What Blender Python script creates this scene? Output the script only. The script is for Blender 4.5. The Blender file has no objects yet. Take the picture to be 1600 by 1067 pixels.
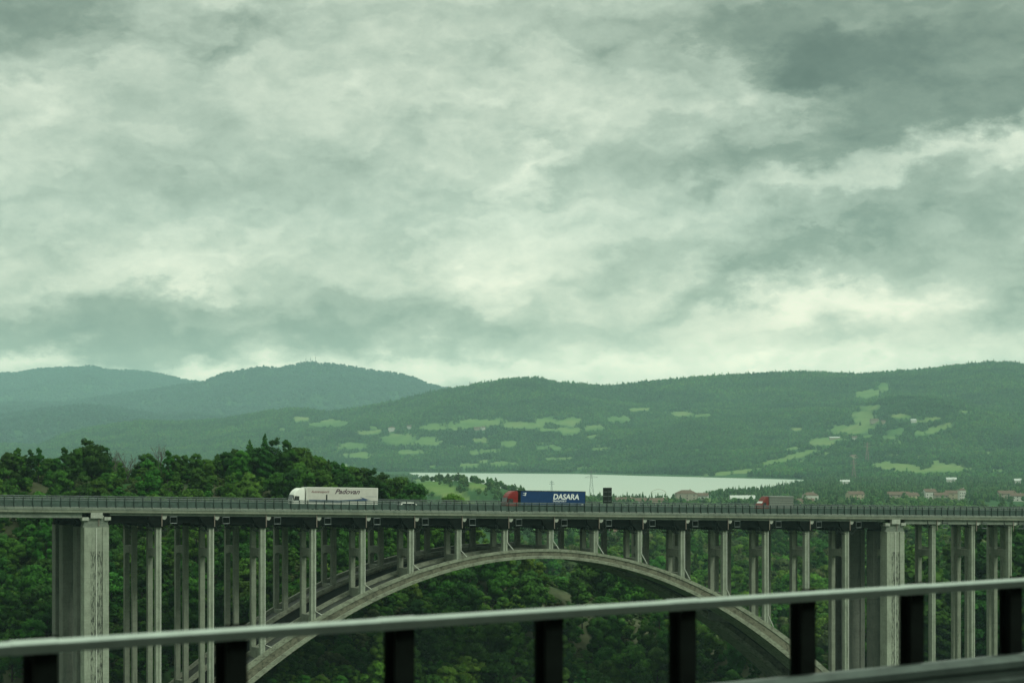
import bpy, math, random
import numpy as np
from mathutils import Vector, Matrix
R = math.radians
random.seed(7)
rng = np.random.default_rng(11)
scene = bpy.context.scene
COL = scene.collection
F, CX, HY = 3556.0, 800.0, 700.0          # focal length, centre and horizon used to survey the place

# ------------------------------------------------------------------ helpers
class MB:
    def __init__(s): s.v, s.f, s.m = [], [], []
    def add(s, vs, fs, m=0):
        o = len(s.v); s.v += [tuple(p) for p in vs]
        for q in fs: s.f.append([i + o for i in q]); s.m.append(m)
    def box(s, x0, x1, y0, y1, z0, z1, m=0):
        s.add([(x0,y0,z0),(x1,y0,z0),(x1,y1,z0),(x0,y1,z0),(x0,y0,z1),(x1,y0,z1),(x1,y1,z1),(x0,y1,z1)],
              [(3,2,1,0),(4,5,6,7),(0,1,5,4),(1,2,6,5),(2,3,7,6),(3,0,4,7)], m)
    def loft(s, secs, m=0, caps=True):
        n = len(secs[0]); vs = [p for q in secs for p in q]; fs = []
        for k in range(len(secs) - 1):
            for i in range(n):
                a, b = k*n + i, k*n + (i+1) % n
                fs.append((a, b, b+n, a+n))
        if caps:
            fs.append(tuple(range(n))[::-1]); fs.append(tuple(range((len(secs)-1)*n, len(secs)*n)))
        s.add(vs, fs, m)
    def tube(s, path, rad, n=8, m=0):
        path = [Vector(p) for p in path]
        if not isinstance(rad, (list, tuple)): rad = [rad]*len(path)
        secs = []; ref = Vector((0.13, 0.97, 0.21))
        for k, p in enumerate(path):
            d = (path[min(k+1, len(path)-1)] - path[max(k-1, 0)]).normalized()
            r = ref if abs(d.dot(ref)) < .95 else Vector((1, 0, 0))
            a = d.cross(r).normalized(); b = d.cross(a)
            secs.append([p + (a*math.cos(2*math.pi*i/n) + b*math.sin(2*math.pi*i/n))*rad[k] for i in range(n)])
        s.loft(secs, m)
    def prism(s, prof, y0, y1, m=0):        # outline in x,z extruded along y
        s.loft([[(x, y0, z) for x, z in prof], [(x, y1, z) for x, z in prof]], m)
    def build(s, name, mats, parent=None, smooth=False, bevel=0):
        me = bpy.data.meshes.new(name)
        me.from_pydata(s.v, [], s.f)
        mats = mats if isinstance(mats, (list, tuple)) else [mats]
        for x in mats: me.materials.append(x)
        if any(s.m): me.polygons.foreach_set('material_index', s.m)
        if smooth: me.polygons.foreach_set('use_smooth', [True]*len(s.f))
        import bmesh
        bm = bmesh.new(); bm.from_mesh(me); bmesh.ops.recalc_face_normals(bm, faces=bm.faces); bm.to_mesh(me); bm.free()
        o = link(name, me, parent)
        if bevel:
            b = o.modifiers.new('bevel', 'BEVEL'); b.width = bevel; b.segments = 2; b.limit_method = 'ANGLE'
        return o
def link(name, me, parent=None):
    o = bpy.data.objects.new(name, me); COL.objects.link(o)
    if parent is not None: o.parent = parent
    return o
def tag(o, label=None, cat=None, group=None, kind=None):
    if label: o['label'] = label
    if cat: o['category'] = cat
    if group: o['group'] = group
    if kind: o['kind'] = kind
    return o
def empty(name, loc=(0,0,0), rot=(0,0,0)):
    o = bpy.data.objects.new(name, None); COL.objects.link(o)
    o.location = loc; o.rotation_euler = rot; o.empty_display_size = .5
    return o
def copy_tree(o, parent=None):
    c = o.copy(); COL.objects.link(c)
    if parent is not None: c.parent = parent
    for ch in list(o.children): copy_tree(ch, c)
    return c

# numpy value noise
def _hash(i, j, seed):
    n = (i.astype(np.int64)*374761393 + j.astype(np.int64)*668265263 + seed*1274126177) & 0xffffffff
    n = ((n ^ (n >> 13))*1274126177) & 0xffffffff
    return ((n ^ (n >> 16)) & 0xffff)/65535.0
def vnoise(x, y, seed=0):
    i, j = np.floor(x), np.floor(y); u, v = x-i, y-j
    u = u*u*u*(u*(u*6-15)+10); v = v*v*v*(v*(v*6-15)+10)
    a, b, c, d = _hash(i,j,seed), _hash(i+1,j,seed), _hash(i,j+1,seed), _hash(i+1,j+1,seed)
    return (a*(1-u)+b*u)*(1-v) + (c*(1-u)+d*u)*v
def fbm(x, y, seed=0, o=5, g=.5):
    t = 0; a = 1.0; n = 0
    for k in range(o):
        t = t + a*(vnoise(x*2**k, y*2**k, seed+k*17)-.5)*2; n += a; a *= g
    return t/n
def sst(a, b, x):
    t = np.clip((x-a)/(b-a), 0, 1); return t*t*(3-2*t)

# ------------------------------------------------------------------ materials
def newmat(name):
    m = bpy.data.materials.new(name); m.use_nodes = True
    nt = m.node_tree; return m, nt, nt.nodes['Principled BSDF']
def node(nt, t, **kw):
    n = nt.nodes.new(t)
    for k, v in kw.items():
        if k in n.inputs: n.inputs[k].default_value = v
        else: setattr(n, k, v)
    return n
def ramp(nt, stops, fac=None, interp='LINEAR'):
    r = nt.nodes.new('ShaderNodeValToRGB'); r.color_ramp.interpolation = interp
    el = r.color_ramp.elements
    while len(el) < len(stops): el.new(.5)
    for e, (p, c) in zip(el, stops):
        e.position = p; e.color = (*c, 1) if len(c) == 3 else c
    if fac is not None: nt.links.new(fac, r.inputs[0])
    return r
def mixc(nt, a, b, fac, mode='MIX'):
    m = nt.nodes.new('ShaderNodeMix'); m.data_type = 'RGBA'; m.blend_type = mode
    for s, v in ((m.inputs[0], fac), (m.inputs[6], a), (m.inputs[7], b)):
        if hasattr(v, 'is_linked'): nt.links.new(v, s)
        else: s.default_value = v if isinstance(v, (int, float)) else (*v, 1)
    return m.outputs[2]
def paint(name, c, rough=.5, metal=0, var=.12, spec=.2, scale=3.0, coat=0):
    m, nt, b = newmat(name)
    tc = node(nt, 'ShaderNodeTexCoord'); n = node(nt, 'ShaderNodeTexNoise', Scale=scale, Detail=6.0, Roughness=.6)
    nt.links.new(tc.outputs['Object'], n.inputs['Vector'])
    r = ramp(nt, [(.3, [x*(1-var) for x in c]), (.7, [min(1, x*(1+var)) for x in c])], n.outputs['Fac'])
    nt.links.new(r.outputs[0], b.inputs['Base Color'])
    b.inputs['Roughness'].default_value = rough; b.inputs['Metallic'].default_value = metal
    b.inputs['Specular IOR Level'].default_value = spec; b.inputs['Coat Weight'].default_value = coat
    return m
def concrete(name, c, stain=(.05,.05,.04), amount=.5, vscale=(.55,.55,.06), thresh=.56):
    m, nt, b = newmat(name)
    tc = node(nt, 'ShaderNodeTexCoord')
    n1 = node(nt, 'ShaderNodeTexNoise', Scale=.45, Detail=8.0, Roughness=.65)
    nt.links.new(tc.outputs['Object'], n1.inputs['Vector'])
    r1 = ramp(nt, [(.3, [x*.72 for x in c]), (.52, c), (.75, [x*1.18 for x in c])], n1.outputs['Fac'])
    mp = node(nt, 'ShaderNodeMapping'); mp.inputs['Scale'].default_value = vscale
    nt.links.new(tc.outputs['Object'], mp.inputs['Vector'])
    n2 = node(nt, 'ShaderNodeTexNoise', Scale=3.0, Detail=9.0, Roughness=.72)
    nt.links.new(mp.outputs[0], n2.inputs['Vector'])
    r2 = ramp(nt, [(thresh-.02, (0,0,0)), (thresh+.12, (amount,)*3)], n2.outputs['Fac'])
    n3 = node(nt, 'ShaderNodeTexNoise', Scale=2.6, Detail=6.0, Roughness=.7)
    nt.links.new(tc.outputs['Object'], n3.inputs['Vector'])
    r3 = ramp(nt, [(.35, (.86,)*3), (.65, (1.06,)*3)], n3.outputs['Fac'])
    c1 = mixc(nt, r1.outputs[0], r3.outputs[0], 1.0, 'MULTIPLY')
    c2 = mixc(nt, c1, stain, r2.outputs[0])
    # formwork lifts: thin darker joints every 2.4 m of height
    sp = node(nt, 'ShaderNodeSeparateXYZ'); nt.links.new(tc.outputs['Object'], sp.inputs[0])
    md = node(nt, 'ShaderNodeMath', operation='PINGPONG'); nt.links.new(sp.outputs['Z'], md.inputs[0]); md.inputs[1].default_value = 1.2
    lt = ramp(nt, [(0, (.72,)*3), (.045, (1,)*3)], md.outputs[0])
    c3 = mixc(nt, c2, lt.outputs[0], .8, 'MULTIPLY')
    nt.links.new(c3, b.inputs['Base Color'])
    b.inputs['Roughness'].default_value = .85
    bp = node(nt, 'ShaderNodeBump', Strength=.35, Distance=.03); nt.links.new(n3.outputs['Fac'], bp.inputs['Height'])
    nt.links.new(bp.outputs[0], b.inputs['Normal'])
    return m
def foliage(name, dark, light, hv=.24, wide=False):
    m, nt, b = newmat(name)
    oi = node(nt, 'ShaderNodeObjectInfo')
    at = node(nt, 'ShaderNodeAttribute', attribute_name='clump')
    r = ramp(nt, [(0, dark), (1, light)], at.outputs['Fac'])
    hs = node(nt, 'ShaderNodeHueSaturation')
    mr = node(nt, 'ShaderNodeMapRange'); mr.inputs[3].default_value = 1-hv; mr.inputs[4].default_value = 1+hv*1.5
    nt.links.new(oi.outputs['Random'], mr.inputs[0]); nt.links.new(mr.outputs[0], hs.inputs['Value'])
    m2 = node(nt, 'ShaderNodeMath', operation='MULTIPLY_ADD'); m2.inputs[1].default_value = 7.31; m2.inputs[2].default_value = .0
    nt.links.new(oi.outputs['Random'], m2.inputs[0])
    fr = node(nt, 'ShaderNodeMath', operation='FRACT'); nt.links.new(m2.outputs[0], fr.inputs[0])
    mr2 = node(nt, 'ShaderNodeMapRange'); mr2.inputs[3].default_value = .475; mr2.inputs[4].default_value = .515
    nt.links.new(fr.outputs[0], mr2.inputs[0]); nt.links.new(mr2.outputs[0], hs.inputs['Hue'])
    col = r.outputs[0]
    if wide:                     # broad tone patches; shade and light of slope relief mixed into leaf colour
        ge = node(nt, 'ShaderNodeNewGeometry'); mp = node(nt, 'ShaderNodeMapping'); mp.inputs['Scale'].default_value = (.0022,.0016,.004)
        nt.links.new(ge.outputs['Position'], mp.inputs[0]); nn = node(nt, 'ShaderNodeTexNoise', Scale=1.9, Detail=9.0, Roughness=.74); nt.links.new(mp.outputs[0], nn.inputs['Vector'])
        rr = ramp(nt, [(.36,(.42,.50,.62)),(.5,(.98,1.0,.97)),(.62,(1.6,1.42,1.05))], nn.outputs['Fac'])
        col = mixc(nt, col, rr.outputs[0], 1.0, 'MULTIPLY')
    nt.links.new(col, hs.inputs['Color'])
    nt.links.new(hs.outputs[0], b.inputs['Base Color'])
    b.inputs['Roughness'].default_value = .6; b.inputs['Specular IOR Level'].default_value = .1
    na = node(nt, 'ShaderNodeAttribute', attribute_name='nrm'); vt = node(nt, 'ShaderNodeVectorTransform', vector_type='NORMAL', convert_from='OBJECT', convert_to='WORLD')
    nt.links.new(na.outputs['Vector'], vt.inputs[0]); nz = node(nt, 'ShaderNodeVectorMath', operation='NORMALIZE'); nt.links.new(vt.outputs[0], nz.inputs[0])
    nt.links.new(nz.outputs[0], b.inputs['Normal'])
    tr = node(nt, 'ShaderNodeBsdfTranslucent'); nt.links.new(hs.outputs[0], tr.inputs['Color'])
    mx = node(nt, 'ShaderNodeMixShader'); mx.inputs[0].default_value = .22
    nt.links.new(b.outputs[0], mx.inputs[1]); nt.links.new(tr.outputs[0], mx.inputs[2])
    nt.links.new(mx.outputs[0], nt.nodes['Material Output'].inputs['Surface'])
    return m

M = {}
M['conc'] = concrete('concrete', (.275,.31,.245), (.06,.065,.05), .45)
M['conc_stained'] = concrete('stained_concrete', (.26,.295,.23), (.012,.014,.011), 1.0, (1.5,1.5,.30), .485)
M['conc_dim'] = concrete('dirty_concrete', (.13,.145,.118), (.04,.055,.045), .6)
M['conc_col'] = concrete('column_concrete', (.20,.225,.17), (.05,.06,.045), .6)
M['conc_edge'] = concrete('edge_concrete', (.185,.215,.175), (.06,.10,.08), .6, (.5,.5,.9), .5)
M['conc_arch'] = concrete('arch_concrete', (.225,.25,.185), (.06,.06,.04), .7, (.35,.6,.6), .50)
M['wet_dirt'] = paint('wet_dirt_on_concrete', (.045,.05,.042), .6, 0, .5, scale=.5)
M['net_gap_shade'] = paint('dark_net_and_gap_shade', (.004,.006,.0045), .9, 0, .4, spec=.08, scale=1.2)  # dark netting; on the sheet between the ribs its black paints in shade
M['scaff'] = paint('dark_scaffold_steel', (.030,.038,.033), .7, .2, .3, spec=.15)
M['galv'] = paint('galvanised_steel', (.16,.19,.185), .5, .8, .3, scale=1.5)
M['pale'] = paint('pale_concrete', (.34,.365,.315), .8, 0, .25, scale=2)
M['pipe'] = paint('brown_pipe', (.24,.20,.17), .6, 0, .2)
M['whitepipe'] = paint('pale_pipe', (.5,.53,.47), .6, 0, .2)
M['guard_steel'] = paint('guard_beam_steel', (.085,.11,.10), .38, .85, .25, spec=.4, scale=3)
M['rail_steel'] = paint('railing_steel', (.40,.46,.42), .28, .95, .1, spec=.5, scale=5)
M['panel'] = paint('dark_barrier_panel', (.052,.085,.072), .6, .1, .3, scale=1.5)
M['post_teal'] = paint('guard_post_steel', (.030,.046,.040), .7, .1, .3)
M['post_black'] = paint('dark_post_steel', (.004,.006,.005), .9, 0, .5, spec=.05, scale=4)
M['white'] = paint('white_paint', (.70,.72,.66), .4, 0, .05, coat=.1)
M['curtain'] = paint('pale_curtain', (.50,.50,.45), .6, 0, .08, scale=1.3)
M['red'] = paint('red_paint', (.17,.009,.008), .4, 0, .15, coat=.08)
M['darkred'] = paint('dull_red_paint', (.13,.026,.02), .5, 0, .2)
M['blue'] = paint('blue_curtain', (.006,.035,.115), .5, 0, .15, scale=1.2)
M['grey'] = paint('grey_curtain', (.125,.145,.125), .6, 0, .15, scale=1.5)
M['skirt'] = paint('grey_side_skirt', (.30,.33,.30), .5, 0, .1)
M['rubber'] = paint('tyre_rubber', (.02,.02,.02), .85)
M['rim'] = paint('wheel_rim', (.3,.32,.3), .4, .7)
M['glass'] = paint('dark_glass', (.012,.016,.016), .12, 0, .2, spec=.8)
M['ink'] = paint('dark_lettering', (.06,.03,.05), .6)
M['ink_red'] = paint('maroon_lettering', (.16,.05,.055), .6)
M['ink_blue'] = paint('navy_stripe', (.045,.075,.14), .6, 0, .3)
M['ink_white'] = paint('white_lettering', (.72,.76,.74), .5)
M['sign'] = paint('dark_sign_back', (.008,.014,.011), .8, 0)
M['lamp_glass'] = paint('headlight_lens', (.55,.6,.58), .15, 0, .05)
M['bark'] = paint('bark', (.045,.038,.03), .9, 0, .4, scale=4)
M['bark_pale'] = paint('pale_bark', (.10,.09,.08), .9, 0, .3, scale=4)
M['wall_white'] = paint('white_render_wall', (.46,.46,.41), .9, 0, .1, scale=.4)
M['wall_pink'] = paint('pink_render_wall', (.27,.24,.19), .9, 0, .15, scale=.4)
M['wall_ochre'] = paint('ochre_render_wall', (.34,.29,.2), .9, 0, .15, scale=.4)
M['roof'] = paint('terracotta_roof', (.115,.080,.058), .9, 0, .25, scale=.8)
M['roof_grey'] = paint('pale_metal_roof', (.42,.45,.42), .5, .2, .1, scale=.3)
M['pylon'] = paint('pylon_steel', (.22,.25,.25), .6, .5)
M['pylon_red'] = paint('red_white_pylon', (.26,.18,.15), .6, 0, .4, scale=.1)
M['fol_dark'] = foliage('dark_leaves', (.015,.062,.009), (.038,.120,.017))
M['fol_mid'] = foliage('mid_green_leaves', (.024,.096,.010), (.060,.180,.020))
M['fol_light'] = foliage('fresh_green_leaves', (.040,.118,.014), (.095,.205,.028))
M['fol_olive'] = foliage('olive_leaves', (.042,.075,.024), (.105,.150,.05))
M['fol_far'] = foliage('far_forest_leaves', (.030,.116,.022), (.096,.245,.054), .30, True)
M['fol_valley'] = foliage('valley_leaves', (.042,.118,.032), (.122,.245,.066), .38)
M['fol_mount'] = foliage('mountain_forest_leaves', (.014,.060,.040), (.040,.120,.085), .3, True)

# asphalt, wet
m, nt, b = newmat('wet_asphalt'); M['asphalt'] = m
tc = node(nt, 'ShaderNodeTexCoord'); n = node(nt, 'ShaderNodeTexNoise', Scale=.6, Detail=8.0, Roughness=.7)
nt.links.new(tc.outputs['Object'], n.inputs[0])
nt.links.new(ramp(nt, [(.3,(.035,.038,.036)),(.7,(.06,.064,.06))], n.outputs['Fac']).outputs[0], b.inputs['Base Color'])
nt.links.new(ramp(nt, [(.35,(.28,)*3),(.65,(.5,)*3)], n.outputs['Fac']).outputs[0], b.inputs['Roughness'])
M['near_asphalt'] = paint('dark_road_surface', (.026,.034,.029), .95, 0, .2, spec=.02)
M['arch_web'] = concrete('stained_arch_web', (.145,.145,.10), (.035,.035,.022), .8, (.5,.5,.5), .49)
# lake
m, nt, b = newmat('lake_water'); M['water'] = m
tc = node(nt, 'ShaderNodeTexCoord'); n = node(nt, 'ShaderNodeTexNoise', Scale=.05, Detail=6.0, Roughness=.6)
nt.links.new(tc.outputs['Object'], n.inputs[0])
bp = node(nt, 'ShaderNodeBump', Strength=.5, Distance=1.5); nt.links.new(n.outputs['Fac'], bp.inputs['Height'])
nt.links.new(bp.outputs[0], b.inputs['Normal'])
b.inputs['Base Color'].default_value = (.36,.42,.35,1); b.inputs['Roughness'].default_value = .48; b.inputs['Specular IOR Level'].default_value = .8
# ground
m, nt, b = newmat('hillside_ground'); M['ground'] = m
tc = node(nt, 'ShaderNodeTexCoord')
n1 = node(nt, 'ShaderNodeTexNoise', Scale=.01, Detail=9.0, Roughness=.65); nt.links.new(tc.outputs['Object'], n1.inputs[0])
n2 = node(nt, 'ShaderNodeTexNoise', Scale=.12, Detail=8.0, Roughness=.7); nt.links.new(tc.outputs['Object'], n2.inputs[0])
r1 = ramp(nt, [(.3,(.014,.05,.012)),(.5,(.022,.072,.018)),(.7,(.036,.10,.026))], n1.outputs['Fac'])
r2 = ramp(nt, [(.3,(.65,)*3),(.7,(1.25,)*3)], n2.outputs['Fac'])
c = mixc(nt, r1.outputs[0], r2.outputs[0], 1.0, 'MULTIPLY')
af = node(nt, 'ShaderNodeAttribute', attribute_name='field')
n4 = node(nt, 'ShaderNodeTexNoise', Scale=.0045, Detail=7.0, Roughness=.65); nt.links.new(tc.outputs['Object'], n4.inputs[0])
rf = ramp(nt, [(.36,(.055,.125,.028)),(.5,(.095,.170,.042)),(.64,(.150,.195,.065))], n4.outputs['Fac'])
c = mixc(nt, c, rf.outputs[0], af.outputs['Fac'])
ae = node(nt, 'ShaderNodeAttribute', attribute_name='earth')
re = ramp(nt, [(.35,(.050,.045,.030)),(.52,(.095,.070,.052)),(.68,(.15,.115,.09))], n2.outputs['Fac'])
c = mixc(nt, c, re.outputs[0], ae.outputs['Fac'])
nt.links.new(c, b.inputs['Base Color']); b.inputs['Roughness'].default_value = .95; b.inputs['Specular IOR Level'].default_value = .1
bp = node(nt, 'ShaderNodeBump', Strength=.6, Distance=.5); nt.links.new(n2.outputs['Fac'], bp.inputs['Height']); nt.links.new(bp.outputs[0], b.inputs['Normal'])

# ------------------------------------------------------------------ camera
cam_d = bpy.data.cameras.new('camera'); cam = bpy.data.objects.new('camera', cam_d); COL.objects.link(cam)
cam.rotation_euler = (R(90), 0, 0); cam_d.sensor_width = 36; cam_d.lens = F/1600*36
cam_d.shift_y = (HY-533.5)/1600; cam_d.clip_start = .5; cam_d.clip_end = 60000
cam_d.dof.use_dof = True; cam_d.dof.focus_distance = 430; cam_d.dof.aperture_fstop = 2.7
scene.camera = cam

# ------------------------------------------------------------------ sky
w = bpy.data.worlds.new('World'); scene.world = w; w.use_nodes = True
nt = w.node_tree; nt.nodes.clear(); L = nt.links.new
SUN_EL, SUN_AZ = R(46), R(135)            # azimuth clockwise from +Y: behind the viewer, to the right
tc = node(nt, 'ShaderNodeTexCoord'); sp = node(nt, 'ShaderNodeSeparateXYZ'); L(tc.outputs['Generated'], sp.inputs[0])
az = node(nt, 'ShaderNodeMath', operation='ARCTAN2'); L(sp.outputs['X'], az.inputs[0]); L(sp.outputs['Y'], az.inputs[1])
el = node(nt, 'ShaderNodeMath', operation='ARCSINE'); L(sp.outputs['Z'], el.inputs[0])
pv = node(nt, 'ShaderNodeCombineXYZ'); L(az.outputs[0], pv.inputs[0]); L(el.outputs[0], pv.inputs[1])
def vmath(op, a, b):
    n = node(nt, 'ShaderNodeVectorMath', operation=op)
    for k, x in enumerate((a, b)):
        if hasattr(x, 'is_linked'): L(x, n.inputs[k])
        else: n.inputs[k].default_value = x
    return n.outputs[0]
def fmath(op, a, b, c=None):
    n = node(nt, 'ShaderNodeMath', operation=op)
    for k, x in enumerate((a, b, c)):
        if x is None: continue
        if hasattr(x, 'is_linked'): L(x, n.inputs[k])
        else: n.inputs[k].default_value = x
    return n.outputs[0]
def skynoise(vec, scale, detail, rough, dist=0, sc=(1,1,1), rot=0, off=(0,0,0)):
    mp = node(nt, 'ShaderNodeMapping'); mp.inputs['Scale'].default_value = sc; mp.inputs['Rotation'].default_value = (0,0,rot); mp.inputs['Location'].default_value = off
    L(vec, mp.inputs[0]); n = node(nt, 'ShaderNodeTexNoise', Scale=scale, Detail=detail, Roughness=rough, Distortion=dist); L(mp.outputs[0], n.inputs['Vector'])
    return n
wn = skynoise(pv.outputs[0], 22, 9, .62, 0, (1,1.8,1), R(-14))
warp = vmath('MULTIPLY', vmath('SUBTRACT', wn.outputs['Color'], (.5,.5,.5)), (.085,.060,0))
pw = vmath('ADD', pv.outputs[0], warp)
acc = None
PATCH = [ # px, py, rx, ry, tilt (deg, rising right), amount
 (20,20,330,120,8,-.22),(350,60,230,60,30,-.16),(640,140,520,170,10,.06),(330,290,420,75,10,-.10),(60,215,150,70,20,.10),(560,330,300,50,6,-.10),
 (340,395,420,60,12,.17),(300,432,130,40,15,.10),(770,425,150,60,20,.20),(825,268,110,45,35,.26),(470,500,680,66,1,-.20),(640,515,380,34,1,-.10),(330,465,300,28,4,-.06),(60,525,300,50,0,-.20),
 (180,480,260,40,4,-.06),(1080,45,480,110,-2,-.16),(1520,40,460,240,4,-.24),(1250,90,330,60,-4,-.10),(1450,120,420,55,4,-.08),(1290,140,190,80,-25,-.16),(1210,235,330,70,4,-.20),(1530,185,260,80,8,-.20),
 (1180,130,120,50,-20,.16),(1490,245,300,40,10,.28),(1580,250,90,30,5,.16),(870,110,160,120,30,.10),(1230,385,460,85,10,-.18),(1420,350,300,100,10,-.14),
 (850,395,230,90,12,.16),(920,475,200,60,10,.16),(1060,425,120,70,40,.16),(1220,490,230,62,10,.26),(1420,475,230,50,8,.30),(1140,455,150,45,15,-.12),
 (1580,455,150,90,5,-.24),(720,588,640,42,0,.20),(350,572,150,34,0,.16),(25,560,60,22,0,.16),(1300,565,560,45,4,.20),(210,560,140,42,-8,-.18),(830,330,250,50,25,.04)]
for (px, py, rx, ry, tilt, amt) in PATCH:
    mp = node(nt, 'ShaderNodeMapping', vector_type='TEXTURE')
    mp.inputs['Location'].default_value = (math.atan((px-CX)/F), math.atan((HY-py)/F), 0)
    mp.inputs['Rotation'].default_value = (0, 0, R(tilt)); mp.inputs['Scale'].default_value = (rx/F, ry/F, 1)
    L(pw, mp.inputs[0])
    g = node(nt, 'ShaderNodeTexGradient', gradient_type='SPHERICAL'); L(mp.outputs[0], g.inputs[0])
    g2 = fmath('SMOOTHSTEP', g.outputs['Fac'], 0, 1) if False else g.outputs['Fac']
    acc = fmath('MULTIPLY_ADD', g2, amt*(1.12 if amt < 0 else 1.0), acc if acc is not None else 0.0)
n1 = skynoise(pw, 10, 9, .55, .0, (1,2.3,1), R(-12))
n2 = skynoise(pv.outputs[0], 34, 10, .60, .12, (1,1.75,1), R(-20), (3,1,0))
n3 = skynoise(pv.outputs[0], 95, 8, .62, .0, (1,1.5,1), R(-25), (7,2,0))
f = fmath('MULTIPLY_ADD', fmath('SUBTRACT', n1.outputs['Fac'], .5), .46, .585)
f = fmath('MULTIPLY_ADD', fmath('SUBTRACT', n2.outputs['Fac'], .5), .46, f)
f = fmath('MULTIPLY_ADD', fmath('SUBTRACT', n3.outputs['Fac'], .5), .20, f)
for sc_, dy, am in ((13, .010, .42), (34, .0045, .30)):
    q1 = skynoise(pw, sc_, 9, .56, 0, (1,1.9,1), R(-16), (5,3,0)); q2 = skynoise(vmath('ADD', pw, (-.3*dy, dy, 0)), sc_, 9, .56, 0, (1,1.9,1), R(-16), (5,3,0))
    f = fmath('MULTIPLY_ADD', fmath('SUBTRACT', q1.outputs['Fac'], q2.outputs['Fac']), am, f)
f = fmath('MULTIPLY_ADD', acc, 1.42, f)
cr = ramp(nt, [(0,(.075,.100,.078)),(.16,(.115,.150,.118)),(.36,(.215,.268,.208)),(.6,(.435,.508,.405)),(.8,(.69,.75,.60)),(1,(.94,.96,.77))], fmath('MULTIPLY_ADD', f, .82, .15))
# bluish low cloud, brighter overcast towards the zenith
lowf = node(nt, 'ShaderNodeMapRange'); L(el.outputs[0], lowf.inputs[0]); lowf.inputs[1].default_value = .03; lowf.inputs[2].default_value = .10; lowf.inputs[3].default_value = .9; lowf.inputs[4].default_value = 0
cl = mixc(nt, cr.outputs[0], (1.16,1.0,.92), lowf.outputs[0], 'MULTIPLY')
zen = node(nt, 'ShaderNodeMapRange'); L(el.outputs[0], zen.inputs[0]); zen.inputs[1].default_value = .23; zen.inputs[2].default_value = .75; zen.inputs[3].default_value = 1.0; zen.inputs[4].default_value = 2.1
hor = node(nt, 'ShaderNodeFloatCurve'); cv = hor.mapping.curves[0]          # bright gap under the cloud deck
elm = node(nt, 'ShaderNodeMapRange'); L(el.outputs[0], elm.inputs[0]); elm.inputs[1].default_value = -.02; elm.inputs[2].default_value = .14; elm.inputs[3].default_value = 0; elm.inputs[4].default_value = 1
L(elm.outputs[0], hor.inputs['Value'])
pts = [(0,.74),(.30,.74),(.36,.68),(.45,.47),(.55,.42),(.75,.37),(1,.333)]
cv.points[0].location = pts[0]; cv.points[1].location = pts[-1]
for q in pts[1:-1]: cv.points.new(*q)
hor.mapping.update()
b2 = node(nt, 'ShaderNodeBackground'); L(cl, b2.inputs['Color']); low = node(nt, 'ShaderNodeMapRange'); L(el.outputs[0], low.inputs[0]); low.inputs[1].default_value = -.03; low.inputs[2].default_value = 0; low.inputs[3].default_value = .10; low.inputs[4].default_value = 1
L(fmath('MULTIPLY', fmath('MULTIPLY', fmath('MULTIPLY', hor.outputs[0], 3.0), zen.outputs[0]), low.outputs[0]), b2.inputs['Strength'])
sky = node(nt, 'ShaderNodeTexSky', sky_type='NISHITA', sun_disc=False, sun_elevation=SUN_EL, sun_rotation=SUN_AZ)
b1 = node(nt, 'ShaderNodeBackground'); b1.inputs['Strength'].default_value = .08; L(sky.outputs[0], b1.inputs['Color'])
mx = node(nt, 'ShaderNodeMixShader'); mx.inputs[0].default_value = .95; L(b1.outputs[0], mx.inputs[1]); L(b2.outputs[0], mx.inputs[2])
wo = node(nt, 'ShaderNodeOutputWorld'); L(mx.outputs[0], wo.inputs['Surface'])
sd = bpy.data.lights.new('sun', 'SUN'); so = bpy.data.objects.new('sun', sd); COL.objects.link(so)
sd.energy = 1.4; sd.angle = R(14); sd.color = (.95, 1.0, .84)
sdir = Vector((math.sin(SUN_AZ)*math.cos(SUN_EL), math.cos(SUN_AZ)*math.cos(SUN_EL), math.sin(SUN_EL)))
so.rotation_euler = sdir.to_track_quat('Z', 'Y').to_euler(); so.location = sdir*300

# ------------------------------------------------------------------ terrain
def itp(x, pts): a = np.array(pts, float); return np.interp(x, a[:,0], a[:,1])
CREST = [(-900,2),(-200,-3),(0,-6.5),(150,-7),(300,-8),(430,-8),(520,-11.5),(600,-15.5),(660,-20),(720,-25),(860,-30),(1000,-37),(1150,-44),(1300,-50),(1700,-54),(2600,-56)]
RIDGE_R = [(-600,692),(-100,690),(60,697),(94,681),(140,669),(187,663),(219,658),(281,660),(344,656),(375,651),(420,643),(440,639),(470,637.5),(500,642),(520,643),(562,636),(619,626),(675,612),(695,608),(720,605),(760,597),(800,591),(840,590),(870,597),(900,599),(950,603),(1000,597),(1050,592),(1100,588),(1150,585),(1200,582),(1260,580),(1310,583),(1350,584),(1400,580),(1450,576),(1500,570),(1540,566),(1570,565),(1600,569),(1700,575),(2200,590),(3000,600)]
RIDGE_E = [(-900,655),(0,650),(60,642),(100,637),(140,634),(190,640),(230,647),(270,652),(305,646),(340,652),(420,660),(520,680),(650,700),(3000,720)]
RIDGE_C = [(-900,640),(100,630),(240,610),(316,599),(344,587),(375,580.6),(419,574),(434,577.5),(469,570),(490,567.5),(534,573),(577,580),(619,585),(647,592),(669,602),(692,608),(760,625),(900,650),(3000,690)]
RIDGE_D = [(-900,600),(-200,588),(0,585),(31,584),(62,578),(125,575.5),(138,573),(170,580),(203,581),(234,583),(266,590),(297,597),(320,600),(420,610),(600,630),(3000,690)]
FARSHORE = [(-900,5600),(640,5600),(900,5330),(1000,4980),(1265,4300),(1400,4000),(3000,3700)]
NEARSHORE = [(560,5500),(640,4700),(720,3300),(800,2650),(900,2380),(1050,2400),(1110,2720),(1200,3150),(1265,3850),(1300,4290)]
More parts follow.
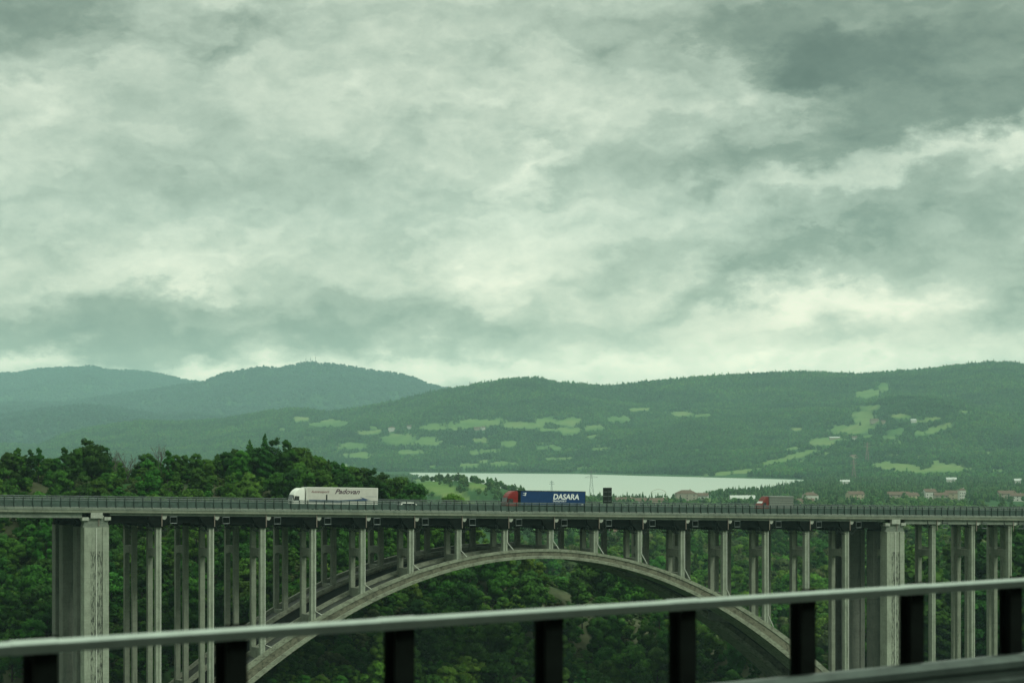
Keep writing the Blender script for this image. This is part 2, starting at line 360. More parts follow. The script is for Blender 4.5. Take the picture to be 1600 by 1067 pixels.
def layer(px, Y, ridge, Yr, Yf, seed, p=1.3, rel=.22, low=9):
    yr = itp(px, ridge); H = (HY-yr)/F*Yr - low
    s = np.clip((Y-Yf)/(Yr-Yf), 0, 1)
    X = (px-CX)/F*Y
    prof = s**p*(1-.25*s) + .25*s**3*s
    prof = np.where(s < 1, s**p, 1)
    relief = (fbm(X/700, Y/1500, seed, 5, .52)-.35*np.abs(fbm(X/420, Y/2600, seed+5, 4, .5)))*rel*2.1*np.sin(np.pi*s)
    z = -58 + (H+58)*np.clip(prof+relief*(.6+.4*s), 0, 1.0)
    back = np.clip((Y-Yr)/(Yr*.22), 0, 1)
    z = z - back*back*(H+140)
    return np.where(Y < Yf, -400, z)
def terrain(px, Y):
    px = np.asarray(px, float); Y = np.asarray(Y, float); X = (px-CX)/F*Y
    # valley floor
    plain = -56 + 3.0*fbm(X/260, Y/330, 3, 4) - 1.5*sst(2000, 3200, Y) + 6*np.exp(-((px-1500)/300)**2 - ((Y-1200)/500)**2)
    # hillock by the lake
    plain = plain + 16*np.exp(-((X-(765-CX)/F*1750)/55)**2 - ((Y-1750)/260)**2) + 24*np.exp(-((X-(650-CX)/F*1950)/75)**2 - ((Y-1950)/330)**2)
    lake = sst(0, 120, Y-itp(px, NEARSHORE))*sst(0, 90, itp(px, FARSHORE)-Y)*sst(632, 655, px)*sst(1310, 1268, px) if True else 0
    plain = np.where(Y > 2150, plain*(1-lake) + lake*(-66), plain)
    z = plain
    z = np.maximum(z, layer(px, Y, RIDGE_R, 7800, itp(px, FARSHORE)+20, 21, 1.25, .20))
    z = np.maximum(z, layer(px, Y, RIDGE_E, 10800, 7600, 31, 1.1, .34, 6))
    z = np.maximum(z, layer(px, Y, RIDGE_C, 13500, 8400, 41, 1.5, .22, 4))
    z = np.maximum(z, layer(px, Y, RIDGE_D, 17500, 10800, 51, 1.35, .22, 0))
    # the hill behind the viaduct and the gorge
    Yc = 492 + 14*fbm(X/60, X*0+.3, 5, 3); zc = itp(px, CREST) + 1.6*fbm(X/22, Y/22, 6, 3)
    front = zc - .43*np.maximum(Yc-Y, 0) + 1.2*fbm(X/14, Y/14, 8, 4)
    front = np.maximum(front, -78 + .12*np.abs(Y-300)*(Y < 300))
    behind = zc - 12*sst(0, 70, Y-Yc) - (zc+70)*sst(40, 330, Y-Yc)
    g = np.where(Y < Yc, front, behind)
    z = np.where(Y < 620, np.where(Y < Yc, g, np.maximum(g, plain*1.0)), z)
    return z
FIELDS = [(624,686,27,9,0),(671,689,19,7,0),(554,696,26,5,0),(523,661,24,6,0),(577,675,18,4,0),(678,667,24,5,0),(745,661,48,7,-3),(815,664,38,6,2),(855,657,22,4,0),
 (751,687,13,4,0),(796,693.5,12,5,0),(889,659,20,7,0),(891,674,15,6,0),(927,668,20,5,-6),(967,654,19,5,0),(997,639,20,3,0),(1067,647,18,5,0),(1100,649,16,3,0),(869,699,10,4,15),
 (745,707,13,4,8),(731,727,18,4,0),(782,724,18,4,0),(1207,722,22,4,-10),(1150,737,45,3,-6),(1360,615,20,8,0),(1381,604,8,6,0),(1360,637,18,5,0),(1347,648,22,6,0),(1350,657,22,5,5),
 (1332,670,38,8,-6),(1287,690,34,6,-6),(1242,712,36,4,-15),(1405,650,16,4,0),(1400,674,13,5,0),(1465,670,20,5,-15),(1437,677,8,4,0),(1407,730,50,7,8),(1482,731,35,8,2),(305,651,15,5,0),
 (690,764,44,11,22),(745,757,14,7,10),(1042,877,30,4,0),(1300,783,20,3,0),(1230,781,22,3,0),(1560,735,20,3,0),(560,712,25,4,0),(470,655,16,4,0),(640,706,20,4,0),(1120,781,18,3,0),(1430,783,30,3,0)]
_r = random.Random(21)
for _ in range(34): FIELDS.append((_r.uniform(480, 960), _r.uniform(655, 732), _r.uniform(6, 15), _r.uniform(1.6, 3.2), _r.uniform(-8, 8)))
for _ in range(22): FIELDS.append((_r.uniform(1230, 1560), _r.uniform(625, 742), _r.uniform(6, 16), _r.uniform(1.6, 3.0), _r.uniform(-14, 8)))
for _ in range(12): FIELDS.append((_r.uniform(120, 480), _r.uniform(668, 705), _r.uniform(7, 16), _r.uniform(1.4, 2.6), _r.uniform(-8, 4)))
def field_mask(px, Y, z, soft=.6):
    py = HY - z/Y*F; m = np.zeros_like(px)
    wob = fbm(px/11, py/3.5, 77, 5, .65)*.8
    for (a, b_, rx, ry, t) in FIELDS:
        rx, ry = rx*1.0, ry*.95
        c, s = math.cos(R(t)), math.sin(R(t)); dx, dy = px-a, py-b_
        u, v = (dx*c+dy*s)/rx, (-dx*s+dy*c)/ry
        r = (np.abs(u)**2.6+np.abs(v)**2.6)**(1/2.6) + wob
        ok = (Y > 620)
        m = np.maximum(m, ok*sst(1+soft*.5, 1-soft*.5, r))
    return m
pxs = np.concatenate([np.arange(-2600, -120, 40), np.arange(-120, 1720, 3.0), np.arange(1720, 4300, 40)])
Ys = np.concatenate([np.linspace(2, 290, 30), np.arange(296, 620, 4.0), np.geomspace(620, 4000, 140), np.arange(4015, 8200, 17.0), np.geomspace(8200, 26000, 120)])
PX, YY = np.meshgrid(pxs, Ys)
Z = terrain(PX, YY); XX = (PX-CX)/F*YY
fm = field_mask(PX, YY, Z)
hz = (YY > 380) & (YY < 520)
earth = np.where(hz, sst(.52, .70, fbm(XX/26, YY/26, 91, 4)*.5+.5 + .25*np.exp(-((PX-330)/150)**2-((YY-470)/24)**2)), 0)*.55
nr, nc = PX.shape
idx = np.arange(nr*nc).reshape(nr, nc)
quads = np.stack([idx[:-1,:-1], idx[:-1,1:], idx[1:,1:], idx[1:,:-1]], -1).reshape(-1, 4)
me = bpy.data.meshes.new('terrain')
me.vertices.add(nr*nc); me.vertices.foreach_set('co', np.stack([XX, YY, Z], -1).astype(np.float32).ravel())
me.loops.add(quads.size); me.loops.foreach_set('vertex_index', quads.ravel().astype(np.int32))
me.polygons.add(len(quads)); me.polygons.foreach_set('loop_start', np.arange(0, quads.size, 4, dtype=np.int32))
me.polygons.foreach_set('use_smooth', np.ones(len(quads), bool)); me.update(calc_edges=True)
for nm, arr in (('field', fm), ('earth', earth)):
    a = me.attributes.new(nm, 'FLOAT', 'POINT'); a.data.foreach_set('value', arr.astype(np.float32).ravel())
me.materials.append(M['ground'])
tag(link('terrain', me), 'green wooded valley and hills', None, None, 'structure')
def ground(X, Y): return float(terrain(np.array([CX+X/Y*F]), np.array([Y]))[0])
def hit(px, py, y0=640, y1=20000):
    ys = np.geomspace(y0, y1, 6000); z = terrain(np.full_like(ys, px), ys); ray = (HY-py)/F*ys
    k = np.argmax(z >= ray) if np.any(z >= ray) else len(ys)-1
    return Vector(((px-CX)/F*ys[k], ys[k], z[k]))
mb = MB(); mb.add([((500-CX)/F*2500, 2500, -60), ((1500-CX)/F*2500, 2500, -60), ((1500-CX)/F*6200, 6200, -60), ((400-CX)/F*6200, 6200, -60)], [(0,1,2,3)])
tag(mb.build('lake', M['water']), 'calm pale lake below the far hills', None, None, 'structure')

# ------------------------------------------------------------------ viaduct
SP = 9.3332; AL = R(26.353); X0, Y0 = (246.44-CX)/F*385, 385.0
via = empty('arch_viaduct', (X0, Y0, 0), (0, 0, AL))
tag(via, 'long grey concrete deck arch viaduct on tall paired columns across the wooded gorge', 'bridge')
def to_world(t, d, z): return Vector((X0 + t*math.cos(AL) - d*math.sin(AL), Y0 + t*math.sin(AL) + d*math.cos(AL), z))
def zk(t): return -10.10 - .02075*t
def za(t): n = t/SP; return -.5297*n*n + 8.1167*n - 49.52
def th(t):
    n = t/SP; s = (8.1167-1.0594*n)/SP
    return (1.75 + .042*(n-7.66)**2)*math.sqrt(1+s*s)
T0, T1 = -7*SP, 27*SP
ROWS = [0.0, 4.6, 13.5, 18.1]
PIERS = [-1.168*SP, 16.2*SP]
def sweep(mb, prof, ts, m=0, zf=zk):
    mb.loft([[(t, d, zf(t)+z) for d, z in prof] for t in ts], m)
ends = [T0, T1]
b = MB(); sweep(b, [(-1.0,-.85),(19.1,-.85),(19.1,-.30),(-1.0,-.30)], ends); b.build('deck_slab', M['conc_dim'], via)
b = MB(); sweep(b, [(-.6,-.292),(18.7,-.292),(18.7,-.25),(-.6,-.25)], ends); b.build('road_surface', M['asphalt'], via)
mk = MB()
for d, dash in ((.5,0),(4.3,1),(8.0,1),(11.7,1),(17.6,0)):
    if not dash: sweep(mk, [(d,-.248),(d+.15,-.248),(d+.15,-.244),(d,-.244)], ends)
    else:
        t = T0
        while t < T1: sweep(mk, [(d,-.248),(d+.15,-.248),(d+.15,-.244),(d,-.244)], [t, t+3]); t += 7.5
mk.build('lane_marking', M['white'], via)
def edge_beam(d0, d1, sgn):
    b = MB(); t = T0
    while t < T1:                       # one precast kerb block per guard post
        a, e = t+.012, t+1.56-.012
        sweep(b, [(d0,-.42),(d1,-.42),(d1,0),(d0,0)], [a, e]); t += 1.56
    return b
edge_beam(-1.35,-.602,-1).build('edge_beam', M['conc_edge'], via)
edge_beam(18.702,19.45,1).build('edge_beam', M['conc_edge'], via)
for q, r_ in ((-1.27,-.602),(18.702,19.37)):
    b = MB(); sweep(b, [(q,-.86),(r_,-.86),(r_,-.424),(q,-.424)], ends); b.build('edge_soffit', M['conc_col'], via)
for d in ROWS:
    b = MB(); h = -1.32
    o = -.45 if d == 0 else (.45 if d == 18.1 else 0)
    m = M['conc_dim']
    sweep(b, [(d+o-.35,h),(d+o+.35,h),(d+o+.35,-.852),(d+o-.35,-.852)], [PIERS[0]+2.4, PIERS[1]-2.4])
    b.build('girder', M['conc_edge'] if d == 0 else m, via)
    for a, e in ((T0, PIERS[0]-2.4), (PIERS[1]+2.4, T1)):
        b = MB(); h = -1.78
        sweep(b, [(d+o-.35,h),(d+o+.35,h),(d+o+.35,-.852),(d+o-.35,-.852)], [a, e]); b.build('girder', M['conc_edge'] if d == 0 else m, via)
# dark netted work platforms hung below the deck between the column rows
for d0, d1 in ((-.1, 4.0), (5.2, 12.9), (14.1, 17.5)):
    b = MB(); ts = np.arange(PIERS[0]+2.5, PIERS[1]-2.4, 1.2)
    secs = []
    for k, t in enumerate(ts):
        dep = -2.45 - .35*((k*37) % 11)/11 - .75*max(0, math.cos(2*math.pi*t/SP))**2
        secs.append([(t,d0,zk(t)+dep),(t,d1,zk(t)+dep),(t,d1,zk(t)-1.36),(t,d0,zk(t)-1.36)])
    b.loft(secs); b.build('work_platform', M['net_gap_shade'], via)
# arch ribs
def lift(t, d): return (d+.62)/19.3*(.3+1.0*float(sst(7.5, 3.5, np.array(t/SP))))
def rib(d0, d1):
    b = MB(); secs = []
    for t in np.linspace(PIERS[0]-1.2, PIERS[1]+1.2, 97):
        z, h = za(t), th(t); k = .16; lip = .27*h
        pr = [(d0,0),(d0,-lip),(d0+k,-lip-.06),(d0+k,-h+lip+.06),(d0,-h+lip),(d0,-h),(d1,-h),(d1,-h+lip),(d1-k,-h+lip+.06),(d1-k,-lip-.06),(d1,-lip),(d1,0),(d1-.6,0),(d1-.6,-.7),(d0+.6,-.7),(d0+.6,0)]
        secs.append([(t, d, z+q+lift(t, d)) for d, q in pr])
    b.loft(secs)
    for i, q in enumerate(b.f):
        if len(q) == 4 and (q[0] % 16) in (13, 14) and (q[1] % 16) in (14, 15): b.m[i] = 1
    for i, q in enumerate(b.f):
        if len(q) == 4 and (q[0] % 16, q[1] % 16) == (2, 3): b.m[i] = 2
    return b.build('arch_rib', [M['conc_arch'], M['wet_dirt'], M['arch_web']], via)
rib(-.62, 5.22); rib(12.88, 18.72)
b = MB(); b.loft([[(t,5.23,za(t)+lift(t,5.2)-1.0),(t,12.87,za(t)+lift(t,12.9)-.95),(t,12.87,za(t)-1.3),(t,5.23,za(t)-1.3)] for t in np.linspace(PIERS[0]+1, PIERS[1]-1, 97)]); b.build('rib_gap_shade', M['net_gap_shade'], via)  # added dark sheet, painting in the shaded gap between the two ribs
for k in range(0, 17, 2):
    t = (k+.5)*SP; b = MB(); b.box(t-.3, t+.3, 5.235, 12.865, za(t)-th(t)*.95, za(t)-1.31); b.build('arch_strut', M['conc_dim'], via)
# columns
def column_mesh(t, d, z0, z1, wt, wd, groove):
    b = MB(); a, e, p, q = t-wt/2, t+wt/2, d-wd/2, d+wd/2; g = wt*(.25 if wt > 3 else .09); r_ = .22 if wt > 3 else wt*.14
    if groove:
        pr = [(a,p),(t-g,p),(t-g,p+r_),(t+g,p+r_),(t+g,p),(e,p),(e,q),(a,q)]
    else: pr = [(a,p),(e,p),(e,q),(a,q)]
    zs = [z0, z1-4, z1] if wt > 3 else [z0, z1]
    b.loft([[(x, y, z) for x, y in pr] for z in zs])
    if wt > 3: b.m[2] = 1; b.m[1] = 1; b.m[3] = 1; b.m[10] = 0
    return b
def arc(t, s, d, z):
    return [(t+s*(.55+1.35*math.sin(u)), d, z-1.5+1.35*(1-math.cos(u))) for u in np.linspace(0, math.pi/2, 7)]
def support(t, pier=False, approach=False):
    t = float(t)
    top = zk(t) - (1.8 if approach else 3.3)
    wt, wd = (4.2, 2.3) if pier else (.86, .92)
    for d in ROWS:
        on_arch = not pier and not approach
        base = -92 if not on_arch else za(t)-.6
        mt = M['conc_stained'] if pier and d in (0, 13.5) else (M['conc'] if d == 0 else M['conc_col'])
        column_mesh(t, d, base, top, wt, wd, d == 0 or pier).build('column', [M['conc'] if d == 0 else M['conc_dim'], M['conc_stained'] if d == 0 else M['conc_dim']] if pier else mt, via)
        b = MB(); hw, hb = (2.5, 2.25) if pier else (2.1, .72)
        zt = zk(t)-(1.79 if approach or pier else 1.33)
        b.loft([[(t-hb,d-.75,top+.002),(t+hb,d-.75,top+.002),(t+hb,d+.75,top+.002),(t-hb,d+.75,top+.002)],
                [(t-hw*.8,d-.8,top+.5*(zt-top)),(t+hw*.8,d-.8,top+.5*(zt-top)),(t+hw*.8,d+.8,top+.5*(zt-top)),(t-hw*.8,d+.8,top+.5*(zt-top))],
                [(t-hw,d-.8,zt),(t+hw,d-.8,zt),(t+hw,d+.8,zt),(t-hw,d+.8,zt)]])
        cp = b.build('capital', M['conc_edge'] if pier and d == 0 else M['net_gap_shade'], via)
        if not pier:
            for s in (-1, 1):
                h = MB()
                for dd in (-.9, 0, .9): h.tube(arc(t, s, d+dd, top+.9), .06, 5)
                for u in (2, 4, 6): q = arc(t, s, 0, top+.9)[u]; h.tube([(q[0], d-1.0, q[2]), (q[0], d+1.0, q[2])], .045, 4)
                h.build('scaffold_bracket', M['scaff'], cp)
    for p, q in ((0, 1), (2, 3)):
        a, e = ROWS[p]+wd/2+.002, ROWS[q]-wd/2-.002; zt = zk(t)-6.9; half = .42 if not pier else 1.3
        low = za(t) if not pier and not approach else -200
        if zt-1.3 > low+1.5:
            b = MB(); pr = [(a,zt),(e,zt),(e,zt-1.75)] + [(a+(e-a)*(.5+.5*math.cos(u))*.999+.0, zt-1.75+.5*math.sin(u)) for u in np.linspace(.05, math.pi-.05, 9)] + [(a,zt-1.75)]
            b.loft([[(t-half, y, z) for y, z in pr], [(t+half, y, z) for y, z in pr]]); b.build('link_beam', M['conc_col'], via)
        if not pier and not approach:
            b = MB(); s = (8.1167-1.0594*t/SP)/SP
            zb = za(t)
            b.box(t-.62, t+.62, a+.002, e-.002, zb-1.0, zb+.62+.4*abs(s)); b.build('plinth', M['conc_col'], via)
    # bearing block and drain pipe on the near side
    b = MB(); b.loft([[(t+.55,y,zk(t)-1.36),(t+1.35,y,zk(t)-1.36),(t+1.28,y,zk(t)-1.72),(t+1.0,y,zk(t)-1.98),(t+.62,y,zk(t)-1.90)] for y in (-.85,1.2)]); b.build('bearing_block', M['pale'], via)
    b = MB(); b.tube([(t+.42, -.98, zk(t)-.87), (t+.42, -.98, zk(t)-3.1)], .085, 6)
    b.build('drain_pipe', M['pipe'], via)
    b = MB()
    for z in (-1.5, -2.6):
        for y in (-.9, .2): b.tube([(t+1.9, y, zk(t)+z), (t+3.1, y, zk(t)+z)], .05, 4)
    for x in (1.9, 3.1):
        for y in (-.9, .2): b.tube([(t+x, y, zk(t)-1.4), (t+x, y, zk(t)-2.7)], .05, 4)
    if not pier: b.build('access_cage', M['galv'], via)
    if not pier and not approach:
        s = -(8.1167-1.0594*t/SP)/SP
        b = MB(); zz = za(t)
        b.tube([(t+.36, -.55, zk(t)-3.0), (t+.36, -.55, zz+1.5), (t+1.5, -.66, za(t+1.5)+.05)], .085, 6); b.build('downpipe', M['whitepipe'], via)
for k in range(0, 16): support(k*SP)
support(PIERS[0], pier=True); support(PIERS[1], pier=True)
for n in (17.25, 18.3, 19.3, 20.3): support(n*SP, approach=True)
# pier head blocks
for t in PIERS:
    b = MB(); b.tube([(t, -1.02, zk(t)-3.4), (t, -1.02, -90)], .09, 6); b.build('downpipe', M['whitepipe'], via)
    for s_ in (-1, 1):
        b = MB(); b.box(t+s_*1.9-.55, t+s_*1.9+.55, -1.15, -.2, zk(t)-2.15, zk(t)-1.6); b.build('corbel', M['pale'], via)
    b = MB(); b.box(t-1.0, t+1.0, -1.3, -.55, zk(t)-1.78, zk(t)-.87); b.build('pier_head', M['pale'], via)
# guard rails
def guard(d, first):
    g = bpy.data.objects.new('guard_rail', None); COL.objects.link(g); g.parent = via
    s = 1 if d < 5 else -1
    for z, hh, w_ in ((1.46,.12,.10),(1.16,.12,.09)):
        b = MB(); sweep(b, [(d,z),(d+s*w_*.5,z-.03),(d+s*w_,z),(d+s*w_*.4,z+hh*.35),(d+s*w_,z+hh*.6),(d+s*w_,z+hh),(d+s*w_*.5,z+hh+.03),(d,z+hh)], ends)
        b.build('rail', M['galv'], g)
    b = MB(); pts_ = [(d+s*(.02 if k % 2 else .075), .06+k*.105) for k in range(10)]
    sweep(b, pts_ + [(y+s*.012, z) for y, z in pts_[::-1]], ends); b.build('barrier_panel', M['panel'], g)
    ts = np.arange(T0+.012, T1, 1.56); rest = MB(); me = None; left = []
    for t in ts:
        w_ = to_world(t, d, zk(t)); px = CX+F*w_.x/w_.y
        left.append((abs(px-650), t))
    near = set(t for _, t in sorted(left)[:98]) if first else set()
    for t in ts:
        if t in near:
            if me is None:
                p = MB(); p.box(-.05,.05,-.16,-.003,.003,1.60); p.box(-.10,.10,-.24,-.162,.001,.34)
                o = p.build('post', M['post_teal'], g); me = o.data
            else: o = link('post', me, g)
            o.location = (t, d, zk(t))
        else:
            y0, y1 = (d-.16, d-.003) if first else (d+.003, d+.16)
            rest.box(t-.06, t+.06, y0, y1, zk(t)+.003, zk(t)+1.6)
    tag(rest.build('posts', M['post_teal'], g), kind='stuff')
guard(-1.0, True); guard(19.1, False)
# low concrete median with its own rail
# ------------------------------------------------------------------ road sign on the viaduct (seen from behind)
def text_mesh(name, body, size, mat, parent, loc, shear=0, bold=0, sx=1.0, m=None):
    cu = bpy.data.curves.new(name, 'FONT'); cu.body = body; cu.size = size; cu.shear = shear; cu.offset = bold; cu.extrude = .004
    cu.resolution_u = 3
    o = bpy.data.objects.new(name, cu); COL.objects.link(o)
    dg = bpy.context.evaluated_depsgraph_get(); me = bpy.data.meshes.new_from_object(o.evaluated_get(dg))
    bpy.data.objects.remove(o); me.materials.clear(); me.materials.append(mat)
    me.transform(Matrix.Diagonal((sx, 1, 1, 1))); me.transform(Matrix.Rotation(R(90), 4, 'X'))
    o = link(name, me, parent); o.location = loc
    return o
def t_of_px(px, d):
    u = (px-CX)/F; a = X0-d*math.sin(AL); bb = Y0+d*math.cos(AL)
    return (u*bb-a)/(math.cos(AL)-u*math.sin(AL))
d = 19.0; t = t_of_px(949.5, d)
sg = empty('road_sign', to_world(t, d, zk(t)), (0, 0, AL)); tag(sg, 'dark rectangular road sign seen from behind on one post of the viaduct', 'sign')
b = MB(); b.box(-1.05,.92,-.03,.03,1.35,4.4); b.build('sign_board', M['sign'], sg, bevel=.02)
b = MB(); b.tube([(0,-.12,0),(0,-.12,4.0)], .08, 8); b.build('post', M['scaff'], sg)
b = MB()
for z in (1.8, 2.72, 3.6): b.box(-1.15 if z == 2.72 else -.9, .78, -.10, -.032, z-.05, z+.05)
b.build('cross_rail', M['galv'], sg)

# ------------------------------------------------------------------ vehicles (front towards -x, near side -y)
def wheel(parent, x, y, r, w_):
    b = MB(); n = 20
    for k, (rr, yy) in enumerate(((r*.6,0),)):
        b.loft([[(x+q*math.cos(2*math.pi*i/n), y+o, r+q*math.sin(2*math.pi*i/n)) for i in range(n)] for q, o in ((r*.62,0),(r*.94,0),(r,.05),(r,w_-.05),(r*.94,w_),(r*.62,w_))])
    ty = b.build('wheel', M['rubber'], parent, True)
    b = MB(); b.loft([[(x+q*math.cos(2*math.pi*i/n), y+o, r+q*math.sin(2*math.pi*i/n)) for i in range(n)] for q, o in ((r*.2,-.02),(r*.3,.06),(r*.55,.02),(r*.62,.02),(r*.62,w_-.02))]); b.build('rim', M['rim'], ty, True)
def loft_body(secs):   # secs: list of (z, x0, x1, y0, y1, chamfer)
    b = MB(); out = []
    for z, x0, x1, y0, y1, c in secs:
        out.append([(x0+c,y0,z),(x1-.03,y0,z),(x1,y0+.03,z),(x1,y1-.03,z),(x1-.03,y1,z),(x0+c,y1,z),(x0,y1-c,z),(x0,y0+c,z)])
    b.loft(out); return b
def tractor(root, paint_m, high=True):
    # cab 0..2.3 m long, 2.5 m wide
    top = 3.85 if high else 3.0
    cb = loft_body([(.45,.06,2.2,0,2.5,.16),(1.0,.0,2.25,0,2.5,.18),(1.75,.02,2.25,0,2.5,.18),(2.65,.22,2.25,.04,2.46,.18),(2.95,.34,2.25,.06,2.44,.2),(3.35,.62,2.25,.1,2.4,.22),(top-.12,1.15,2.25,.16,2.34,.22),(top,1.45,2.2,.25,2.25,.2)]).build('cab', paint_m, root, False, .03)
    b = MB(); b.add([(.17,-.012,1.72),(1.28,-.012,1.60),(1.28,.02,2.42),(.34,.02,2.46)], [(0,1,2,3)]); b.add([(.10,.16,1.75),(.30,.22,2.62),(.30,2.28,2.62),(.10,2.34,1.75)], [(0,1,2,3)])
    for o in range(0): pass
    wb = MB(); wb.prism([(.24,1.66),(1.25,1.60),(1.25,2.40),(.42,2.44)], -.012, .05); wb.build('side_window', M['glass'], cb)
    ws = MB(); ws.loft([[(-.012,.2,1.78),(.1,.2,1.78),(.1,2.3,1.78),(-.012,2.3,1.78)],[(.19,.24,2.62),(.3,.24,2.62),(.3,2.26,2.62),(.19,2.26,2.62)]]); ws.build('windscreen', M['glass'], cb)
    g = MB()
    for k in range(4): g.box(-.02,.05,.5,2.0,.75+.2*k,.86+.2*k)
    g.build('grille', M['sign'], cb)
    for y in (.08, 2.08):
        h = MB(); h.box(-.015,.1,y+.12,y+.38,.62,.82); h.build('headlight', M['lamp_glass'], cb, bevel=.02)
    for s, y in ((-1, -.02), (1, 2.52)):
        h = MB(); y0, y1 = (y-.26, y-.04) if s < 0 else (y+.04, y+.26); h.box(.02,.14,y0,y1,1.75,2.5); h.tube([(.08,(y0+y1)/2,2.52),(.25,1.25+s*1.2,2.56)], .025, 5); h.build('mirror', M['sign'], cb, bevel=.02)
    h = MB(); h.box(-.12,.3,.05,2.45,.28,.44); h.build('bumper', paint_m, cb, bevel=.04)
    h = MB(); h.box(2.26,2.34,.15,.32,.9,3.6) ; h.build('side_fairing', paint_m, cb)
    h = MB(); h.box(.3,6.2,.75,1.75,.72,.98); h.build('chassis', M['sign'], root)
    h = MB(); h.box(2.4,3.6,.02,.6,.42,.98); h.build('fuel_tank', M['rim'], root, bevel=.08)
    for x in (1.25, 4.7):
        for y in (.02, 2.13): wheel(root, x, y, .5, .35)
def trailer(root, x0, x1, top, curtain, frame, skirt=None, panels=4):
    b = MB(); b.box(x0, x1, 0, 2.55, 1.15, top); tr = b.build('trailer_box', curtain, root, False, .02)
    fr = MB(); e = .012
    fr.box(x0-.01,x1+.01,-e,2.55+e,top-.09,top+.012); fr.box(x0-.01,x1+.01,-e,2.55+e,1.05,1.2)
    for x in (x0, x1-.08): fr.box(x-.012,x+.092,-e*.9,2.55+e*.9,1.21,top-.1)
    fr.build('frame', frame, tr)
    st = MB()
    for k in range(1, 24):
        x = x0+(x1-x0)*k/24; st.box(x-.012,x+.012,-.006,.02,1.21,top-.1)
    st.build('strap', curtain, tr)
    b = MB(); b.box(x0+.2,x1-.1,.8,1.75,.85,1.04); b.build('trailer_chassis', M['sign'], root)
    if skirt:
        L_ = (x1-1.0-x0-.1)/panels
        for k in range(panels):
            b = MB(); b.box(x0+.1+k*L_+.03, x0+.1+(k+1)*L_-.03, .01, .06, .55, 1.04); b.build('side_skirt', skirt, root)
    for x in (x1-4.6, x1-3.3, x1-2.0):
        for y in (.04, 2.14): wheel(root, x, y, .5, .37)
    b = MB(); b.box(x1-.15,x1-.03,.15,2.4,.5,.65); b.build('rear_bumper', M['sign'], root)
def veh(name, px_front, d, label, cat, group=None):
    t = t_of_px(px_front, d); e = empty(name, to_world(t, d, zk(t)-.25), (0, .02075, AL)); tag(e, label, cat, group); e.rotation_mode = 'XYZ'; return e
# rotation order: pitch about the viaduct's own cross axis
def place(e, px_front, d):
    t = t_of_px(px_front, d); e.matrix_world = Matrix.Translation(to_world(t, d, zk(t)-.245)) @ Matrix.Rotation(AL, 4, 'Z') @ Matrix.Rotation(.02075, 4, 'Y')
DT = 8.4
tk = veh('articulated_truck', 457, DT, 'white articulated lorry with pale lettered curtain trailer driving left past the trees', 'truck', 'lorries crossing the viaduct'); place(tk, 457, DT)
tractor(tk, M['white']); trailer(tk, 2.62, 16.4, 4.02, M['curtain'], M['white'])
text_mesh('lettering', 'Autotrasporti', .62, M['ink_red'], tk, (3.5,-.016,3.05), .35, .006, .98)
text_mesh('lettering', 'Padovan', 1.22, M['ink'], tk, (8.0,-.016,2.92), .40, .022, 1.16)
text_mesh('lettering', 'autotrasporti e logistica', .26, M['ink_blue'], tk, (9.8,-.016,2.5), .3, 0, 1.0) if False else None
b = MB(); b.prism([(3.1,1.45),(9,1.42),(13.6,1.62),(14.6,1.85),(15.2,1.78),(14.2,2.05),(12.9,2.42),(13.4,2.10),(12.2,1.95),(9,1.78),(3.1,1.82)], -.014, .01); b.build('blue_swoosh', M['ink_blue'], tk)
b = MB(); b.box(6.35,6.6,-.03,.0,1.3,2.75); b.build('stanchion', M['sign'], tk)
b = MB(); b.box(14.0,16.2,-.014,.0,2.45,2.50); b.build('stripe', M['ink_blue'], tk)
tk2 = veh('articulated_truck', 792, DT-.9, 'red articulated lorry with blue lettered trailer driving left in mid viaduct', 'truck', 'lorries crossing the viaduct'); place(tk2, 792, DT-.9)
tractor(tk2, M['red']); trailer(tk2, 2.75, 16.5, 3.95, M['blue'], M['sign'], M['skirt'])
text_mesh('lettering', 'DASARA', 1.42, M['ink_white'], tk2, (9.55,-.016,2.42), .16, .035, 1.02)
text_mesh('lettering', 'TRANSPORTI', .44, M['ink_white'], tk2, (9.5,-.016,1.92), .2, .006, 1.1)
text_mesh('lettering', 'S', .75, M['ink_white'], tk2, (3.55,-.016,3.05), .25, .03, 1.0)
b = MB(); b.box(3.3,3.75,-.014,.0,3.42,3.50); b.box(3.25,3.7,-.0135,.0,3.10,3.17); b.build('emblem', M['ink_white'], tk2)
b = MB(); b.prism([(15.6,1.42),(16.1,1.5),(16.05,1.66),(15.9,1.6)], -.014, .0); b.build('emblem', M['ink_white'], tk2)
# third: short red-cab lorry with grey box
tk3 = veh('box_truck', 1188, DT-.6, 'short lorry with red cab and plain grey ribbed box at the right of the viaduct', 'truck', 'lorries crossing the viaduct'); place(tk3, 1188, DT-.6)
cb = loft_body([(.45,.0,1.9,0,2.3,.16),(1.1,-.05,1.95,0,2.3,.18),(1.75,.15,1.95,0,2.3,.18),(2.5,.75,1.95,.04,2.26,.18),(3.0,1.1,1.95,.08,2.22,.2),(3.45,1.5,1.95,.16,2.14,.2)]).build('cab', M['darkred'], tk3, False, .03)
b = MB(); b.prism([(.42,1.55),(1.35,1.5),(1.35,2.25),(.75,2.3)], -.012, .05); b.build('side_window', M['glass'], cb)
b = MB(); b.loft([[(.08,.2,1.6),(.3,.2,1.6),(.3,2.1,1.6),(.08,2.1,1.6)],[(.70,.22,2.48),(.9,.22,2.48),(.9,2.08,2.48),(.70,2.08,2.48)]]); b.build('windscreen', M['lamp_glass'], cb)
for y in (.1, 1.9):
    b = MB(); b.box(-.06,.1,y,y+.3,.65,.85); b.build('headlight', M['lamp_glass'], cb)
